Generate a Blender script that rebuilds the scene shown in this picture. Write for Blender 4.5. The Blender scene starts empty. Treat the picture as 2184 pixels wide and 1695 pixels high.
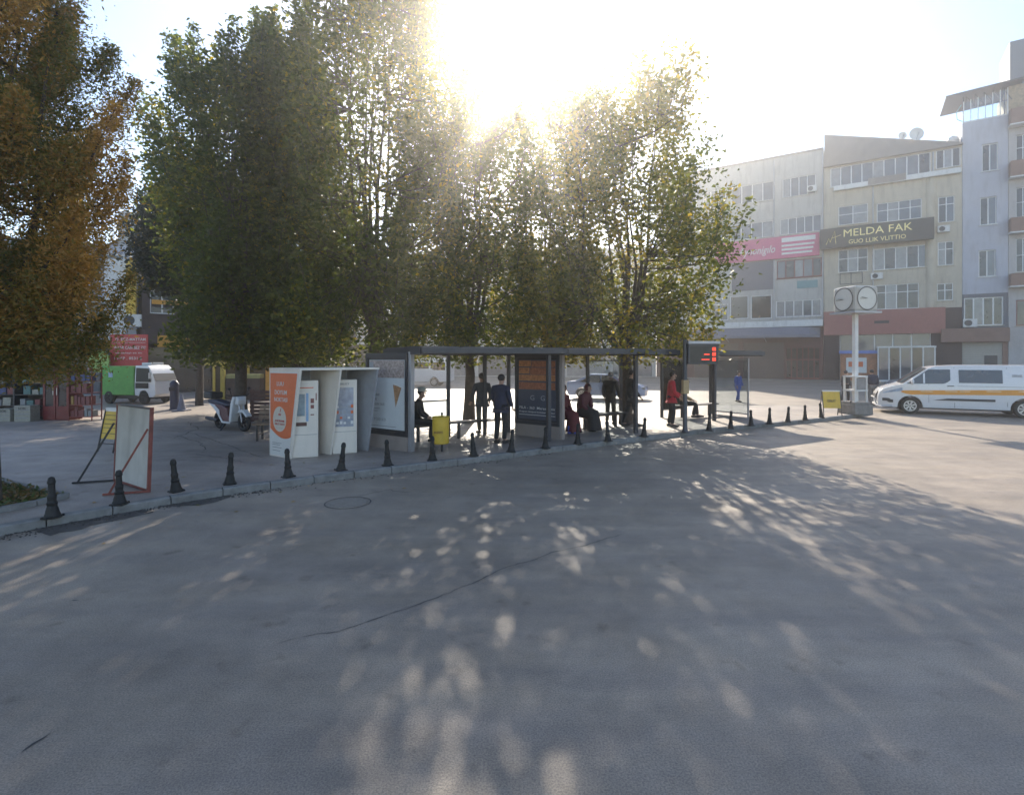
import bpy, bmesh, math, random
import numpy as np
from mathutils import Vector, Matrix, Euler
R = math.radians
S = bpy.context.scene
C = S.collection
rnd = random.Random(7)

# ------------------------------------------------------------------ camera, sky, sun, exposure
HAZE = 0.0029  # density of the haze added for the glare veil
CAM_H = 2.30
FPX, CXP, HYP = 1140.0, 1092.0, 765.0        # focal length, centre and horizon on a 2184 px wide print of the photo
SUN_EL, SUN_AZ = 30.0, 1.0                   # sun straight ahead, low
cam = bpy.data.cameras.new('camera'); cam.sensor_width = 36.0
cam.lens = 36.0 * FPX / 2184.0
cam.shift_y = -(847.5 - HYP) / 2184.0
cam.clip_start = 0.05; cam.clip_end = 3000
camo = bpy.data.objects.new('camera', cam); C.objects.link(camo)
camo.location = (0, 0, CAM_H); camo.rotation_euler = (R(90), 0, 0)
S.camera = camo

world = bpy.data.worlds.new('World'); S.world = world; world.use_nodes = True
wn = world.node_tree.nodes; wl = world.node_tree.links
wn.clear()
sky = wn.new('ShaderNodeTexSky'); sky.sky_type = 'NISHITA'; sky.sun_disc = False
sky.sun_elevation = R(SUN_EL); sky.sun_rotation = R(SUN_AZ)
sky.altitude = 700; sky.air_density = 1.0; sky.dust_density = 0.8; sky.ozone_density = 1.0
bg = wn.new('ShaderNodeBackground'); bg.inputs['Strength'].default_value = 0.11
wo = wn.new('ShaderNodeOutputWorld')
wl.new(sky.outputs[0], bg.inputs[0]); wl.new(bg.outputs[0], wo.inputs[0])

sun = bpy.data.lights.new('sun', 'SUN'); sun.energy = 3.6; sun.angle = R(0.55); sun.color = (1.0, 0.90, 0.75)
suno = bpy.data.objects.new('sun', sun); C.objects.link(suno)
suno.rotation_euler = (-R(90 - SUN_EL), 0, -R(SUN_AZ)); suno.location = (0, 60, 60)
S.view_settings.view_transform = 'Standard'; S.view_settings.look = 'None'
S.view_settings.gamma = 1.0; S.view_settings.use_curve_mapping = False
S.view_settings.exposure = 1.5
S.render.engine = 'CYCLES'
S.cycles.use_denoising = True
S.cycles.max_bounces = 6; S.cycles.diffuse_bounces = 3; S.cycles.glossy_bounces = 2
S.cycles.transparent_max_bounces = 10; S.cycles.transmission_bounces = 4; S.cycles.volume_bounces = 1
S.cycles.sample_clamp_indirect = 6.0; S.cycles.caustics_reflective = False; S.cycles.caustics_refractive = False

# ------------------------------------------------------------------ helpers
def at(x, y, z=0.0):
    """world point at height z seen at print pixel (x, y)"""
    Y = (CAM_H - z) * FPX / (y - HYP)
    return ((x - CXP) / FPX * Y, Y, z)
def dep(x, y, Y):
    return ((x - CXP) / FPX * Y, Y, CAM_H - (y - HYP) / FPX * Y)

MATS = {}
def mat(name, col, rough=0.6, metal=0.0, var=0.12, scale=5.0, bump=0.0, bscale=40.0, spec=0.5, trans=0.0, emit=None, coat=0.0, alpha=1.0, dirt=0.0):
    if name in MATS: return MATS[name]
    m = bpy.data.materials.new(name); m.use_nodes = True
    n = m.node_tree.nodes; l = m.node_tree.links
    p = n['Principled BSDF']
    p.inputs['Roughness'].default_value = rough; p.inputs['Metallic'].default_value = metal
    p.inputs['Specular IOR Level'].default_value = spec
    p.inputs['Transmission Weight'].default_value = trans
    p.inputs['Coat Weight'].default_value = coat
    p.inputs['Alpha'].default_value = alpha
    tc = n.new('ShaderNodeTexCoord')
    nz = n.new('ShaderNodeTexNoise'); nz.inputs['Scale'].default_value = scale; nz.inputs['Detail'].default_value = 6
    nz.inputs['Roughness'].default_value = 0.62
    l.new(tc.outputs['Object'], nz.inputs['Vector'])
    rp = n.new('ShaderNodeValToRGB')
    lo = [max(0, c * (1 - var)) for c in col[:3]]; hi = [min(1, c * (1 + var)) for c in col[:3]]
    rp.color_ramp.elements[0].position = 0.3; rp.color_ramp.elements[0].color = (*lo, 1)
    rp.color_ramp.elements[1].position = 0.7; rp.color_ramp.elements[1].color = (*hi, 1)
    l.new(nz.outputs['Fac'], rp.inputs['Fac'])
    out = rp.outputs[0]
    if dirt > 0:
        n2 = n.new('ShaderNodeTexNoise'); n2.inputs['Scale'].default_value = 1.3; n2.inputs['Detail'].default_value = 9
        mp = n.new('ShaderNodeMapping'); mp.inputs['Scale'].default_value = (2.2, 2.2, 0.35)
        l.new(tc.outputs['Object'], mp.inputs['Vector']); l.new(mp.outputs[0], n2.inputs['Vector'])
        r2 = n.new('ShaderNodeValToRGB'); r2.color_ramp.elements[0].position = 0.5; r2.color_ramp.elements[1].position = 0.75
        r2.color_ramp.elements[0].color = (0, 0, 0, 1); r2.color_ramp.elements[1].color = (dirt, dirt, dirt, 1)
        l.new(n2.outputs['Fac'], r2.inputs['Fac'])
        mx = n.new('ShaderNodeMix'); mx.data_type = 'RGBA'
        mx.inputs[7].default_value = (0.10, 0.085, 0.07, 1)
        l.new(r2.outputs[0], mx.inputs[0]); l.new(out, mx.inputs[6]); out = mx.outputs[2]
    l.new(out, p.inputs['Base Color'])
    if bump > 0:
        nb = n.new('ShaderNodeTexNoise'); nb.inputs['Scale'].default_value = bscale; nb.inputs['Detail'].default_value = 4
        l.new(tc.outputs['Object'], nb.inputs['Vector'])
        b = n.new('ShaderNodeBump'); b.inputs['Strength'].default_value = bump; b.inputs['Distance'].default_value = 0.02
        l.new(nb.outputs['Fac'], b.inputs['Height']); l.new(b.outputs[0], p.inputs['Normal'])
    if emit:
        p.inputs['Emission Color'].default_value = (*emit[:3], 1); p.inputs['Emission Strength'].default_value = emit[3]
    MATS[name] = m
    return m

class MB:
    """collects faces, then links them as one mesh object"""
    def __init__(s): s.v = []; s.f = []; s.mi = []; s.cur = 0
    def add(s, vs, fs):
        o = len(s.v); s.v += [tuple(v) for v in vs]; s.f += [tuple(i + o for i in f) for f in fs]; s.mi += [s.cur] * len(fs)
        return s
    def box(s, x0, x1, y0, y1, z0, z1):
        return s.add([(x0,y0,z0),(x1,y0,z0),(x1,y1,z0),(x0,y1,z0),(x0,y0,z1),(x1,y0,z1),(x1,y1,z1),(x0,y1,z1)],
                     [(0,3,2,1),(4,5,6,7),(0,1,5,4),(1,2,6,5),(2,3,7,6),(3,0,4,7)])
    def cbox(s, c, d): return s.box(c[0]-d[0]/2, c[0]+d[0]/2, c[1]-d[1]/2, c[1]+d[1]/2, c[2]-d[2]/2, c[2]+d[2]/2)
    def bar(s, a, b, w, h=None, up=(0,0,1)):
        h = h or w; a = Vector(a); b = Vector(b); d = (b - a).normalized()
        u = Vector(up)
        if abs(d.dot(u)) > 0.98: u = Vector((0,1,0))
        x = d.cross(u).normalized(); y = x.cross(d).normalized()
        q = [x*w/2+y*h/2, -x*w/2+y*h/2, -x*w/2-y*h/2, x*w/2-y*h/2]
        return s.add([a+k for k in q] + [b+k for k in q], [(0,1,2,3),(7,6,5,4)] + [(i,i+4,(i+1)%4+4,(i+1)%4) for i in range(4)])
    def tube(s, pts, rad, n=8, cap=True):
        pts = [Vector(p) for p in pts]
        if not hasattr(rad, '__len__'): rad = [rad]*len(pts)
        vs = []; fs = []; px = None
        for i, p in enumerate(pts):
            d = (pts[min(i+1,len(pts)-1)] - pts[max(i-1,0)]).normalized()
            u = Vector((0,0,1)) if abs(d.z) < 0.9 else Vector((0,1,0))
            x = d.cross(u).normalized()
            if px is not None and x.dot(px) < 0: x = -x
            px = x; y = d.cross(x).normalized()
            for k in range(n):
                a = 2*math.pi*k/n; vs.append(p + (x*math.cos(a)+y*math.sin(a))*rad[i])
        for i in range(len(pts)-1):
            for k in range(n): fs.append((i*n+k, i*n+(k+1)%n, (i+1)*n+(k+1)%n, (i+1)*n+k))
        if cap: fs.append(tuple(range(n-1,-1,-1))); fs.append(tuple((len(pts)-1)*n+k for k in range(n)))
        return s.add(vs, fs)
    def lathe(s, prof, n=16, c=(0,0,0)):
        vs = []; fs = []
        for r, z in prof:
            for k in range(n):
                a = 2*math.pi*k/n; vs.append((c[0]+r*math.cos(a), c[1]+r*math.sin(a), c[2]+z))
        for i in range(len(prof)-1):
            for k in range(n): fs.append((i*n+k, i*n+(k+1)%n, (i+1)*n+(k+1)%n, (i+1)*n+k))
        fs.append(tuple(range(n-1,-1,-1))); fs.append(tuple((len(prof)-1)*n+k for k in range(n)))
        return s.add(vs, fs)
    def prism(s, poly, a, b, axis='y'):
        """poly of 2-D points extruded along an axis from a to b"""
        n = len(poly)
        f = {'y': lambda p, t: (p[0], t, p[1]), 'x': lambda p, t: (t, p[0], p[1]), 'z': lambda p, t: (p[0], p[1], t)}[axis]
        vs = [f(p, a) for p in poly] + [f(p, b) for p in poly]
        return s.add(vs, [tuple(range(n)), tuple(range(2*n-1, n-1, -1))] + [(i, i+n, (i+1)%n+n, (i+1)%n) for i in range(n)])
    def ball(s, c, r, n=10, m=6):
        rx, ry, rz = r if hasattr(r, '__len__') else (r, r, r)
        pr = [(math.sin(math.pi*i/m), -math.cos(math.pi*i/m)) for i in range(m+1)]
        vs = []; fs = []
        for a, z in pr:
            for k in range(n):
                t = 2*math.pi*k/n; vs.append((c[0]+rx*max(a,.02)*math.cos(t), c[1]+ry*max(a,.02)*math.sin(t), c[2]+rz*z))
        for i in range(m):
            for k in range(n): fs.append((i*n+k, i*n+(k+1)%n, (i+1)*n+(k+1)%n, (i+1)*n+k))
        return s.add(vs, fs)
    def mesh(s, name, mats, smooth=False):
        me = bpy.data.meshes.new(name); me.from_pydata(s.v, [], s.f)
        for m in (mats if isinstance(mats, (list, tuple)) else [mats]): me.materials.append(m)
        if any(s.mi): me.polygons.foreach_set('material_index', s.mi)
        bm = bmesh.new(); bm.from_mesh(me); bmesh.ops.recalc_face_normals(bm, faces=bm.faces); bm.to_mesh(me); bm.free()
        if smooth:
            me.polygons.foreach_set('use_smooth', [True]*len(me.polygons))
            try: me.set_sharp_from_angle(angle=R(38))
            except Exception: pass
        me.update(); return me
    def build(s, name, mats, parent=None, smooth=False, bevel=0.0, loc=None, rz=None):
        return put(name, s.mesh(name, mats, smooth), parent, bevel, loc, rz)

def put(name, me, parent=None, bevel=0.0, loc=None, rz=None):
    o = bpy.data.objects.new(name, me); C.objects.link(o)
    if parent: o.parent = parent
    if bevel:
        b = o.modifiers.new('bevel', 'BEVEL'); b.width = bevel; b.segments = 2; b.limit_method = 'ANGLE'; b.angle_limit = R(40)
    if loc: o.location = loc
    if rz is not None: o.rotation_euler = (0, 0, rz)
    return o
def tag(o, label=None, cat=None, group=None, kind=None):
    if label: o['label'] = label
    if cat: o['category'] = cat
    if group: o['group'] = group
    if kind: o['kind'] = kind
    return o
def thing(name, label, cat, loc=(0,0,0), rz=0.0, group=None):
    o = bpy.data.objects.new(name, None); C.objects.link(o); o.empty_display_size = 0.2
    o.location = loc; o.rotation_euler = (0, 0, rz)
    return tag(o, label, cat, group)
def copy_tree(o, parent=None):
    c = o.copy(); C.objects.link(c); c.parent = parent
    for ch in list(o.children): copy_tree(ch, c)
    return c
TXT = {}
def text_mesh(body, size, m, extrude=0.004, shear=0.0, align='CENTER', width=None, bold=0.006):
    cu = bpy.data.curves.new('lettering', 'FONT'); cu.body = body; cu.size = size; cu.extrude = extrude; cu.shear = shear; cu.offset = bold*size
    cu.align_x = align; cu.align_y = 'CENTER'; cu.resolution_u = 2
    o = bpy.data.objects.new('lettering', cu); C.objects.link(o)
    dg = bpy.context.evaluated_depsgraph_get()
    me = bpy.data.meshes.new_from_object(o.evaluated_get(dg)); bpy.data.objects.remove(o); bpy.data.curves.remove(cu)
    if width and len(me.vertices):
        xs = [v.co.x for v in me.vertices]; k = width / max(1e-4, max(xs) - min(xs))
        for v in me.vertices: v.co.x *= k
    me.materials.clear(); me.materials.append(m); me.name = 'lettering'
    return me
def lettering(body, size, m, parent, loc, rot=(R(90), 0, 0), **k):
    o = put('lettering', text_mesh(body, size, m, **k), parent); o.location = loc; o.rotation_euler = rot
    return o

# ------------------------------------------------------------------ materials
M_white = mat('white_paint', (0.62, 0.62, 0.60), 0.5, var=0.06, dirt=0.25)
M_cream = mat('cream_render', (0.47, 0.42, 0.335), 0.85, var=0.08, scale=1.2, dirt=0.35)
M_wall_w = mat('off_white_render', (0.43, 0.42, 0.39), 0.85, var=0.08, scale=1.0, dirt=0.35)
M_wall_b = mat('pale_blue_render', (0.42, 0.43, 0.48), 0.85, var=0.06, scale=1.0, dirt=0.25)
M_brown = mat('brown_cladding', (0.22, 0.13, 0.10), 0.7, var=0.15, scale=2)
M_greybrown = mat('grey_brown_sheet', (0.24, 0.21, 0.19), 0.7, var=0.1, scale=2, dirt=0.2)
M_redbrown = mat('red_brown_fascia', (0.30, 0.11, 0.09), 0.5, var=0.1)
M_frame = mat('white_plastic_frame', (0.66, 0.66, 0.65), 0.4, var=0.05)
M_glass = mat('window_glass', (0.075, 0.09, 0.11), 0.06, var=0.35, scale=1.1, spec=0.8)
M_glass2 = mat('dark_window_glass', (0.025, 0.027, 0.03), 0.08, var=0.5, scale=1.5, spec=0.7)
M_curtain = mat('curtained_glass', (0.20, 0.205, 0.21), 0.15, var=0.25, scale=3, spec=0.7)
M_dark = mat('dark_metal', (0.035, 0.035, 0.04), 0.45, metal=0.3, var=0.2)
M_iron = mat('cast_iron_paint', (0.012, 0.012, 0.012), 0.5, spec=0.3, var=0.3, scale=14, bump=0.2, bscale=60)
M_steel = mat('brushed_steel', (0.5, 0.5, 0.5), 0.35, metal=0.8, var=0.08)
M_alu = mat('grey_aluminium', (0.36, 0.36, 0.38), 0.4, metal=0.5, var=0.08)
M_shelter = mat('shelter_grey_paint', (0.05, 0.052, 0.06), 0.4, metal=0.2, var=0.12)
M_yellow = mat('yellow_paint', (0.62, 0.40, 0.03), 0.45, var=0.1, dirt=0.2)
M_orange = mat('orange_print', (0.68, 0.14, 0.035), 0.45, var=0.05)
M_paper = mat('white_print', (0.66, 0.65, 0.62), 0.45, var=0.04)
M_red = mat('red_print', (0.45, 0.03, 0.03), 0.45, var=0.1)
M_redmetal = mat('red_metal', (0.14, 0.012, 0.012), 0.4, var=0.15)
M_ink = mat('black_ink', (0.02, 0.02, 0.025), 0.5, var=0.1)
M_grey_ink = mat('grey_ink', (0.22, 0.22, 0.23), 0.5, var=0.1)
M_black = mat('black_sign', (0.012, 0.012, 0.014), 0.3, var=0.2)
M_gold = mat('gold_letters', (0.72, 0.60, 0.26), 0.3, metal=0.5, var=0.1)
M_pink = mat('pink_sign', (0.52, 0.10, 0.20), 0.4, var=0.08)
M_wood = mat('weathered_wood', (0.20, 0.13, 0.08), 0.7, var=0.3, scale=9, bump=0.2)
M_rubber = mat('tyre_rubber', (0.02, 0.02, 0.02), 0.8, var=0.2)
M_interior = mat('dim_interior', (0.05, 0.045, 0.04), 0.9, var=0.4, scale=1.5)  # dark base colour stands for unlit rooms; also used on fascias and backs
M_concrete = mat('kerb_concrete', (0.20, 0.195, 0.185), 0.85, var=0.25, scale=7, bump=0.5, bscale=30, dirt=0.4)

def asphalt(name, base, rough0, rough1, seed):
    m = bpy.data.materials.new(name); m.use_nodes = True
    n = m.node_tree.nodes; l = m.node_tree.links; p = n['Principled BSDF']
    tc = n.new('ShaderNodeTexCoord')
    def noise(scale, detail, rough=0.6, mp=None):
        t = n.new('ShaderNodeTexNoise'); t.inputs['Scale'].default_value = scale; t.inputs['Detail'].default_value = detail
        t.inputs['Roughness'].default_value = rough
        if mp:
            q = n.new('ShaderNodeMapping'); q.inputs['Scale'].default_value = mp; q.inputs['Location'].default_value = (seed, seed*2, 0)
            q.inputs['Rotation'].default_value = (0, 0, 0.5)
            l.new(tc.outputs['Object'], q.inputs['Vector']); l.new(q.outputs[0], t.inputs['Vector'])
        else: l.new(tc.outputs['Object'], t.inputs['Vector'])
        return t
    def ramp(src, a, b, ca, cb):
        r = n.new('ShaderNodeValToRGB'); r.color_ramp.elements[0].position = a; r.color_ramp.elements[1].position = b
        r.color_ramp.elements[0].color = (*ca, 1); r.color_ramp.elements[1].color = (*cb, 1)
        l.new(src.outputs['Fac'], r.inputs['Fac']); return r
    def mul(a, b):
        x = n.new('ShaderNodeMix'); x.data_type = 'RGBA'; x.blend_type = 'MULTIPLY'; x.inputs[0].default_value = 1
        l.new(a.outputs[0] if a.type == 'VALTORGB' else a.outputs[2], x.inputs[6]); l.new(b.outputs[0], x.inputs[7]); return x
    big = ramp(noise(0.22, 5, 0.6, (1, 1.6, 1)), 0.32, 0.68, [c*0.78 for c in base], [c*1.18 for c in base])
    wear = ramp(noise(1.4, 8, 0.7), 0.35, 0.62, (0.80,)*3, (1.08,)*3)
    streak = ramp(noise(0.9, 7, 0.65, (0.25, 2.4, 1)), 0.38, 0.6, (0.86, 0.87, 0.90), (1.04, 1.03, 1.0))
    grain = ramp(noise(85, 4, 0.75), 0.36, 0.62, (0.58,)*3, (1.28,)*3)
    spots = ramp(noise(3.1, 3, 0.5), 0.64, 0.74, (1, 1, 1), (0.70, 0.68, 0.66))
    x = mul(mul(mul(mul(big, wear), streak), grain), spots)
    l.new(x.outputs[2], p.inputs['Base Color'])
    rr = n.new('ShaderNodeMapRange'); rr.inputs[3].default_value = rough0; rr.inputs[4].default_value = rough1
    l.new(noise(0.8, 6).outputs['Fac'], rr.inputs[0]); l.new(rr.outputs[0], p.inputs['Roughness'])
    p.inputs['Specular IOR Level'].default_value = 0.5
    b = n.new('ShaderNodeBump'); b.inputs['Strength'].default_value = 0.45; b.inputs['Distance'].default_value = 0.012
    l.new(noise(70, 4, 0.7).outputs['Fac'], b.inputs['Height'])
    b2 = n.new('ShaderNodeBump'); b2.inputs['Strength'].default_value = 0.35; b2.inputs['Distance'].default_value = 0.05
    l.new(noise(2.2, 4).outputs['Fac'], b2.inputs['Height']); l.new(b.outputs[0], b2.inputs['Normal'])
    l.new(b2.outputs[0], p.inputs['Normal'])
    MATS[name] = m; return m
M_asphalt = asphalt('worn_asphalt', (0.295, 0.242, 0.192), 0.42, 0.66, 3.0)
M_pave = asphalt('plaza_concrete', (0.315, 0.265, 0.225), 0.42, 0.70, 9.0)
M_tar = mat('dark_crack_fill', (0.06, 0.056, 0.054), 0.8, var=0.2)

# ------------------------------------------------------------------ ground, plaza, kerb
PZ = 0.12
g = MB(); N = 24
xs = [-420 + 840*i/N for i in range(N+1)]; ys = [-60 + 520*i/N for i in range(N+1)]
g.add([(x, y, 0) for y in ys for x in xs], [(j*(N+1)+i, j*(N+1)+i+1, (j+1)*(N+1)+i+1, (j+1)*(N+1)+i) for j in range(N) for i in range(N)])
ground = tag(g.build('road', M_asphalt), kind='structure')

kpx = [(-500,1252),(-260,1196),(-100,1163),(0,1143),(150,1114),(300,1087),(450,1061),(600,1040),(750,1020),(900,1002),(1050,982),(1200,962),(1350,943),(1500,925),(1600,914),(1700,904),(1790,895),(1850,886)]
kerb_pts = [Vector(at(x, y)[:2]) for x, y in kpx]
def smooth_poly(pts, it=2):
    for _ in range(it):
        q = [pts[0]]
        for a, b in zip(pts, pts[1:]): q += [a*0.75+b*0.25, a*0.25+b*0.75]
        q.append(pts[-1]); pts = q
    return pts
tip = [Vector((15.0, 22.3)), Vector((15.6, 23.3)), Vector((15.3, 24.4)), Vector((14.0, 25.0))]
back = [Vector((10, 25.2)), Vector((4, 25.6)), Vector((-4, 26.6)), Vector((-10, 29)), Vector((-14, 34)), Vector((-18, 48)), Vector((-80, 50)), Vector((-80, 4))]
front = smooth_poly(kerb_pts + tip + back[:4], 2)
KW = 0.16
# resample the kerb line into stones
def resample(pts, step):
    out = [pts[0]]; acc = 0.0
    for a, b in zip(pts, pts[1:]):
        d = (b-a).length; t = step - acc
        while t <= d: out.append(a + (b-a)*(t/d)); t += step
        acc = (acc + d) % step
    return out
st = resample(front, 0.75)
kerb = thing('kerb', None, None); kerb['kind'] = 'structure'
def inward(a, b):
    d = (b-a).normalized(); return Vector((-d.y, d.x))
for i in range(len(st)-1):
    a, b = st[i], st[i+1]
    d = (b-a).normalized(); nrm = inward(a, b); a2 = a + d*0.008; b2 = b - d*0.008
    hz = PZ + 0.006 + rnd.uniform(-0.006, 0.006); sh = nrm*rnd.uniform(-0.008, 0.008)
    m = MB(); q = [a2+sh, b2+sh, b2+sh+nrm*KW, a2+sh+nrm*KW]
    ch = 0.02
    qt = [a2+sh+nrm*ch, b2+sh+nrm*ch, q[2], q[3]]
    m.add([(p.x, p.y, -0.05) for p in q] + [(p.x, p.y, hz-ch) for p in q[:2]] + [(p.x, p.y, hz) for p in qt],
          [(0,1,5,4),(4,5,7,6),(6,7,8,9),(1,2,8,7,5),(3,0,4,6,9),(2,3,9,8)])
    m.build('kerb_stone', M_concrete, kerb)
inner = [p + inward(st[max(0,i-1)], st[min(len(st)-1,i+1)])*(KW-0.03) for i, p in enumerate(st)]
poly = inner + back[4:]
pm = bmesh.new()
vs = [pm.verts.new((p.x, p.y, PZ)) for p in poly]
pm.faces.new(vs); bmesh.ops.triangulate(pm, faces=pm.faces)
for f in pm.faces:
    if f.normal.z < 0: f.normal_flip()
pme = bpy.data.meshes.new('plaza'); pm.to_mesh(pme); pm.free(); pme.materials.append(M_pave)
plaza = tag(put('plaza', pme), kind='structure')
# far pavement in front of the shops on the right
def strip(pts, w, z, amp=0.25, name='crack', m=M_tar, parent=None, seed=1):
    """a ragged thin strip along a polyline on the ground"""
    r = random.Random(seed); pts = [Vector(p[:2]) for p in pts]; line = []
    for a, b in zip(pts, pts[1:]):
        k = max(2, int((b-a).length/0.07))
        for i in range(k): line.append(a + (b-a)*(i/k))
    line.append(pts[-1]); L = []; off = 0
    mb = MB(); vs = []
    for i, p in enumerate(line):
        d = (line[min(i+1,len(line)-1)] - line[max(0,i-1)]).normalized(); nn = Vector((-d.y, d.x))
        off = off*0.8 + r.uniform(-1,1)*w*amp*1.6
        ww = w*(0.45+0.9*r.random())
        if i in (0, len(line)-1): ww = w*0.1
        vs += [(*(p+nn*(off+ww/2)), z), (*(p+nn*(off-ww/2)), z)]
    mb.add(vs, [(2*i, 2*i+1, 2*i+3, 2*i+2) for i in range(len(line)-1)])
    return mb.build(name, m, parent)
G = lambda x, y: at(x, y)
strip([G(640,1357), G(760,1336), G(830,1312), G(900,1290), G(985,1255), G(1080,1215), G(1180,1180), G(1330,1140)], 0.009, 0.004, 1.6, parent=ground, seed=3)
strip([G(590,1372), G(640,1358)], 0.008, 0.004, parent=ground, seed=4)
strip([G(45,1605), G(75,1585), G(110,1563)], 0.014, 0.004, parent=ground, seed=5)
strip([G(150,1282), G(168,1279)], 0.03, 0.004, parent=ground, seed=6)
strip([G(2010,916), G(2060,917), G(2088,919)], 0.12, 0.004, 0.1, parent=ground, seed=7)
strip([G(760,1058), G(800,1050), G(835,1042), G(840,1046), G(878,1049)], 0.012, 0.004, 0.8, parent=ground, seed=8)
P = lambda x, y: at(x, y, PZ)
strip([P(70,1028), P(150,1022), P(260,1010), P(300,1000)], 0.02, PZ+0.004, 0.4, name='pavement_joint', parent=plaza, seed=9)
strip([P(330,935), P(380,930), P(430,945), P(440,960)], 0.025, PZ+0.004, 0.9, name='pavement_joint', parent=plaza, seed=10)
strip([P(320,975), P(420,968), P(520,985)], 0.02, PZ+0.004, 0.9, name='pavement_joint', parent=plaza, seed=11)
strip([P(330,915), P(420,925), P(500,955), P(560,975)], 0.02, PZ+0.004, 0.9, name='pavement_joint', parent=plaza, seed=12)
strip([P(330,905), P(400,900), P(430,915), P(370,935)], 0.03, PZ+0.004, 0.9, name='pavement_joint', parent=plaza, seed=13)
# manhole cover
mc = G(742, 1072)
mh = thing('manhole_cover', 'round iron manhole cover set flush in the road', 'manhole', (mc[0], mc[1], 0))
M_mh = mat('worn_iron_cover', (0.24, 0.205, 0.17), 0.55, var=0.25, scale=20)
o = MB(); o.lathe([(0.30,-0.02),(0.30,0.006),(0.27,0.009),(0.02,0.009)], 28); o.build('lid', M_mh, mh)
o = MB()
for k in range(28):
    a = 2*math.pi*k/28; b = 2*math.pi*(k+1)/28
    for r0, r1 in ((0.345, 0.362),):
        o.add([(r0*math.cos(a), r0*math.sin(a), 0.005), (r1*math.cos(a), r1*math.sin(a), 0.005), (r1*math.cos(b), r1*math.sin(b), 0.005), (r0*math.cos(b), r0*math.sin(b), 0.005)], [(0,1,2,3)])
o.build('rim', M_tar, mh)
# loose grit and dirt lying in the gutter
r = random.Random(5); o = MB()
kl = [p for p in resample(front, 0.2) if p.x < 1.0 and p.x > -12]
for i in range(len(kl)-1):
    a, b = kl[i], kl[i+1]; nn = inward(a, b); near = 1.0 if a.x < -4.2 else 0.25
    for k in range(int(26*near)):
        p = a + (b-a)*r.random() - nn*abs(r.gauss(0, 0.13)); s = r.uniform(0.006, 0.02)
        o.add([(p.x-s, p.y-s*r.random(), 0), (p.x+s, p.y-s, 0), (p.x+s*r.random()*.5, p.y+s, 0), (p.x, p.y, s*r.uniform(.6, 1.3))], [(0,1,3),(1,2,3),(2,0,3)])
tag(o.build('gutter_grit', mat('dark_grit', (0.06, 0.052, 0.045), 0.9, var=0.5, scale=30)), 'dark loose grit lying along the kerb', 'grit', kind='stuff')
for j, pts in enumerate([[(60,1128),(170,1108),(300,1084),(330,1092),(200,1122),(110,1142)], [(330,1080),(480,1054),(500,1060),(420,1078)]]):
    pts3 = []
    for i, (x, y) in enumerate(pts):
        x2, y2 = pts[(i+1)%len(pts)]
        for t in (0, .25, .5, .75):
            p = G(x+(x2-x)*t + r.uniform(-6,6), y+(y2-y)*t + r.uniform(-1.5,1.5)); pts3.append((p[0], p[1], 0.004))
    o = MB(); o.add(pts3, [tuple(range(len(pts3)))]); o.build('dirt_patch', mat('gutter_dirt', (0.075, 0.066, 0.058), 0.9, var=0.5, scale=6, bump=0.6, bscale=25), ground)
# ------------------------------------------------------------------ right-hand street of buildings
def glazing(name):
    return {'g': M_glass, 'd': M_glass2, 'c': M_curtain}[name]
def wall_mesh(x0, x1, z0, z1, holes, d=0.22, y=0.0):
    """front face with real openings and their reveals; local -y faces the street"""
    m = MB()
    X = sorted({x0, x1, *[min(max(v, x0), x1) for h in holes for v in h[:2]]}); Z = sorted({z0, z1, *[min(max(v, z0), z1) for h in holes for v in h[2:4]]})
    for i in range(len(X)-1):
        for j in range(len(Z)-1):
            cx, cz = (X[i]+X[i+1])/2, (Z[j]+Z[j+1])/2
            if X[i+1]-X[i] < 1e-4 or Z[j+1]-Z[j] < 1e-4: continue
            if any(h[0] < cx < h[1] and h[2] < cz < h[3] for h in holes): continue
            m.add([(X[i],y,Z[j]),(X[i+1],y,Z[j]),(X[i+1],y,Z[j+1]),(X[i],y,Z[j+1])], [(0,1,2,3)])
    for a, b, c, e in [h[:4] for h in holes]:
        m.add([(a,y,c),(b,y,c),(b,y,e),(a,y,e),(a,y+d,c),(b,y+d,c),(b,y+d,e),(a,y+d,e)], [(0,1,5,4),(1,2,6,5),(2,3,7,6),(3,0,4,7)])
    return m
def window(parent, x0, x1, z0, z1, nv=2, y=0.12, tr=None, glass='g', fm=None, w=0.055, sill=True, mixed=None, wallm=None):
    fm = fm or M_frame
    f = MB(); yo, yi = y-0.05, y+0.02
    f.box(x0, x1, yo, yi, z0, z0+w); f.box(x0, x1, yo, yi, z1-w, z1)
    f.box(x0, x0+w, yo+.002, yi, z0+w, z1-w); f.box(x1-w, x1, yo+.002, yi, z0+w, z1-w)
    xs = [x0 + (x1-x0)*i/nv for i in range(nv+1)]
    for v in xs[1:-1]: f.box(v-w*.55, v+w*.55, yo+.004, yi, z0+w, z1-w)
    zt = z0 + (z1-z0)*tr if tr else None
    if zt: f.box(x0+w, x1-w, yo+.008, yi, zt-w*.45, zt+w*.45)
    win = f.build('window', fm, parent)
    for i in range(nv):
        for a, b in ([(z0, zt), (zt, z1)] if zt else [(z0, z1)]):
            p = MB(); p.box(xs[i]+.02, xs[i+1]-.02, y-0.012, y, a+.02, b-.02)
            gk = mixed[i % len(mixed)] if mixed else glass
            p.build('pane', glazing(gk), win)
    if sill:
        s = MB(); s.box(x0-.08, x1+.08, -0.10, y-.05, z0-.07, z0-.002); s.build('sill', wallm or M_cream, win)
    return win
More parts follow.
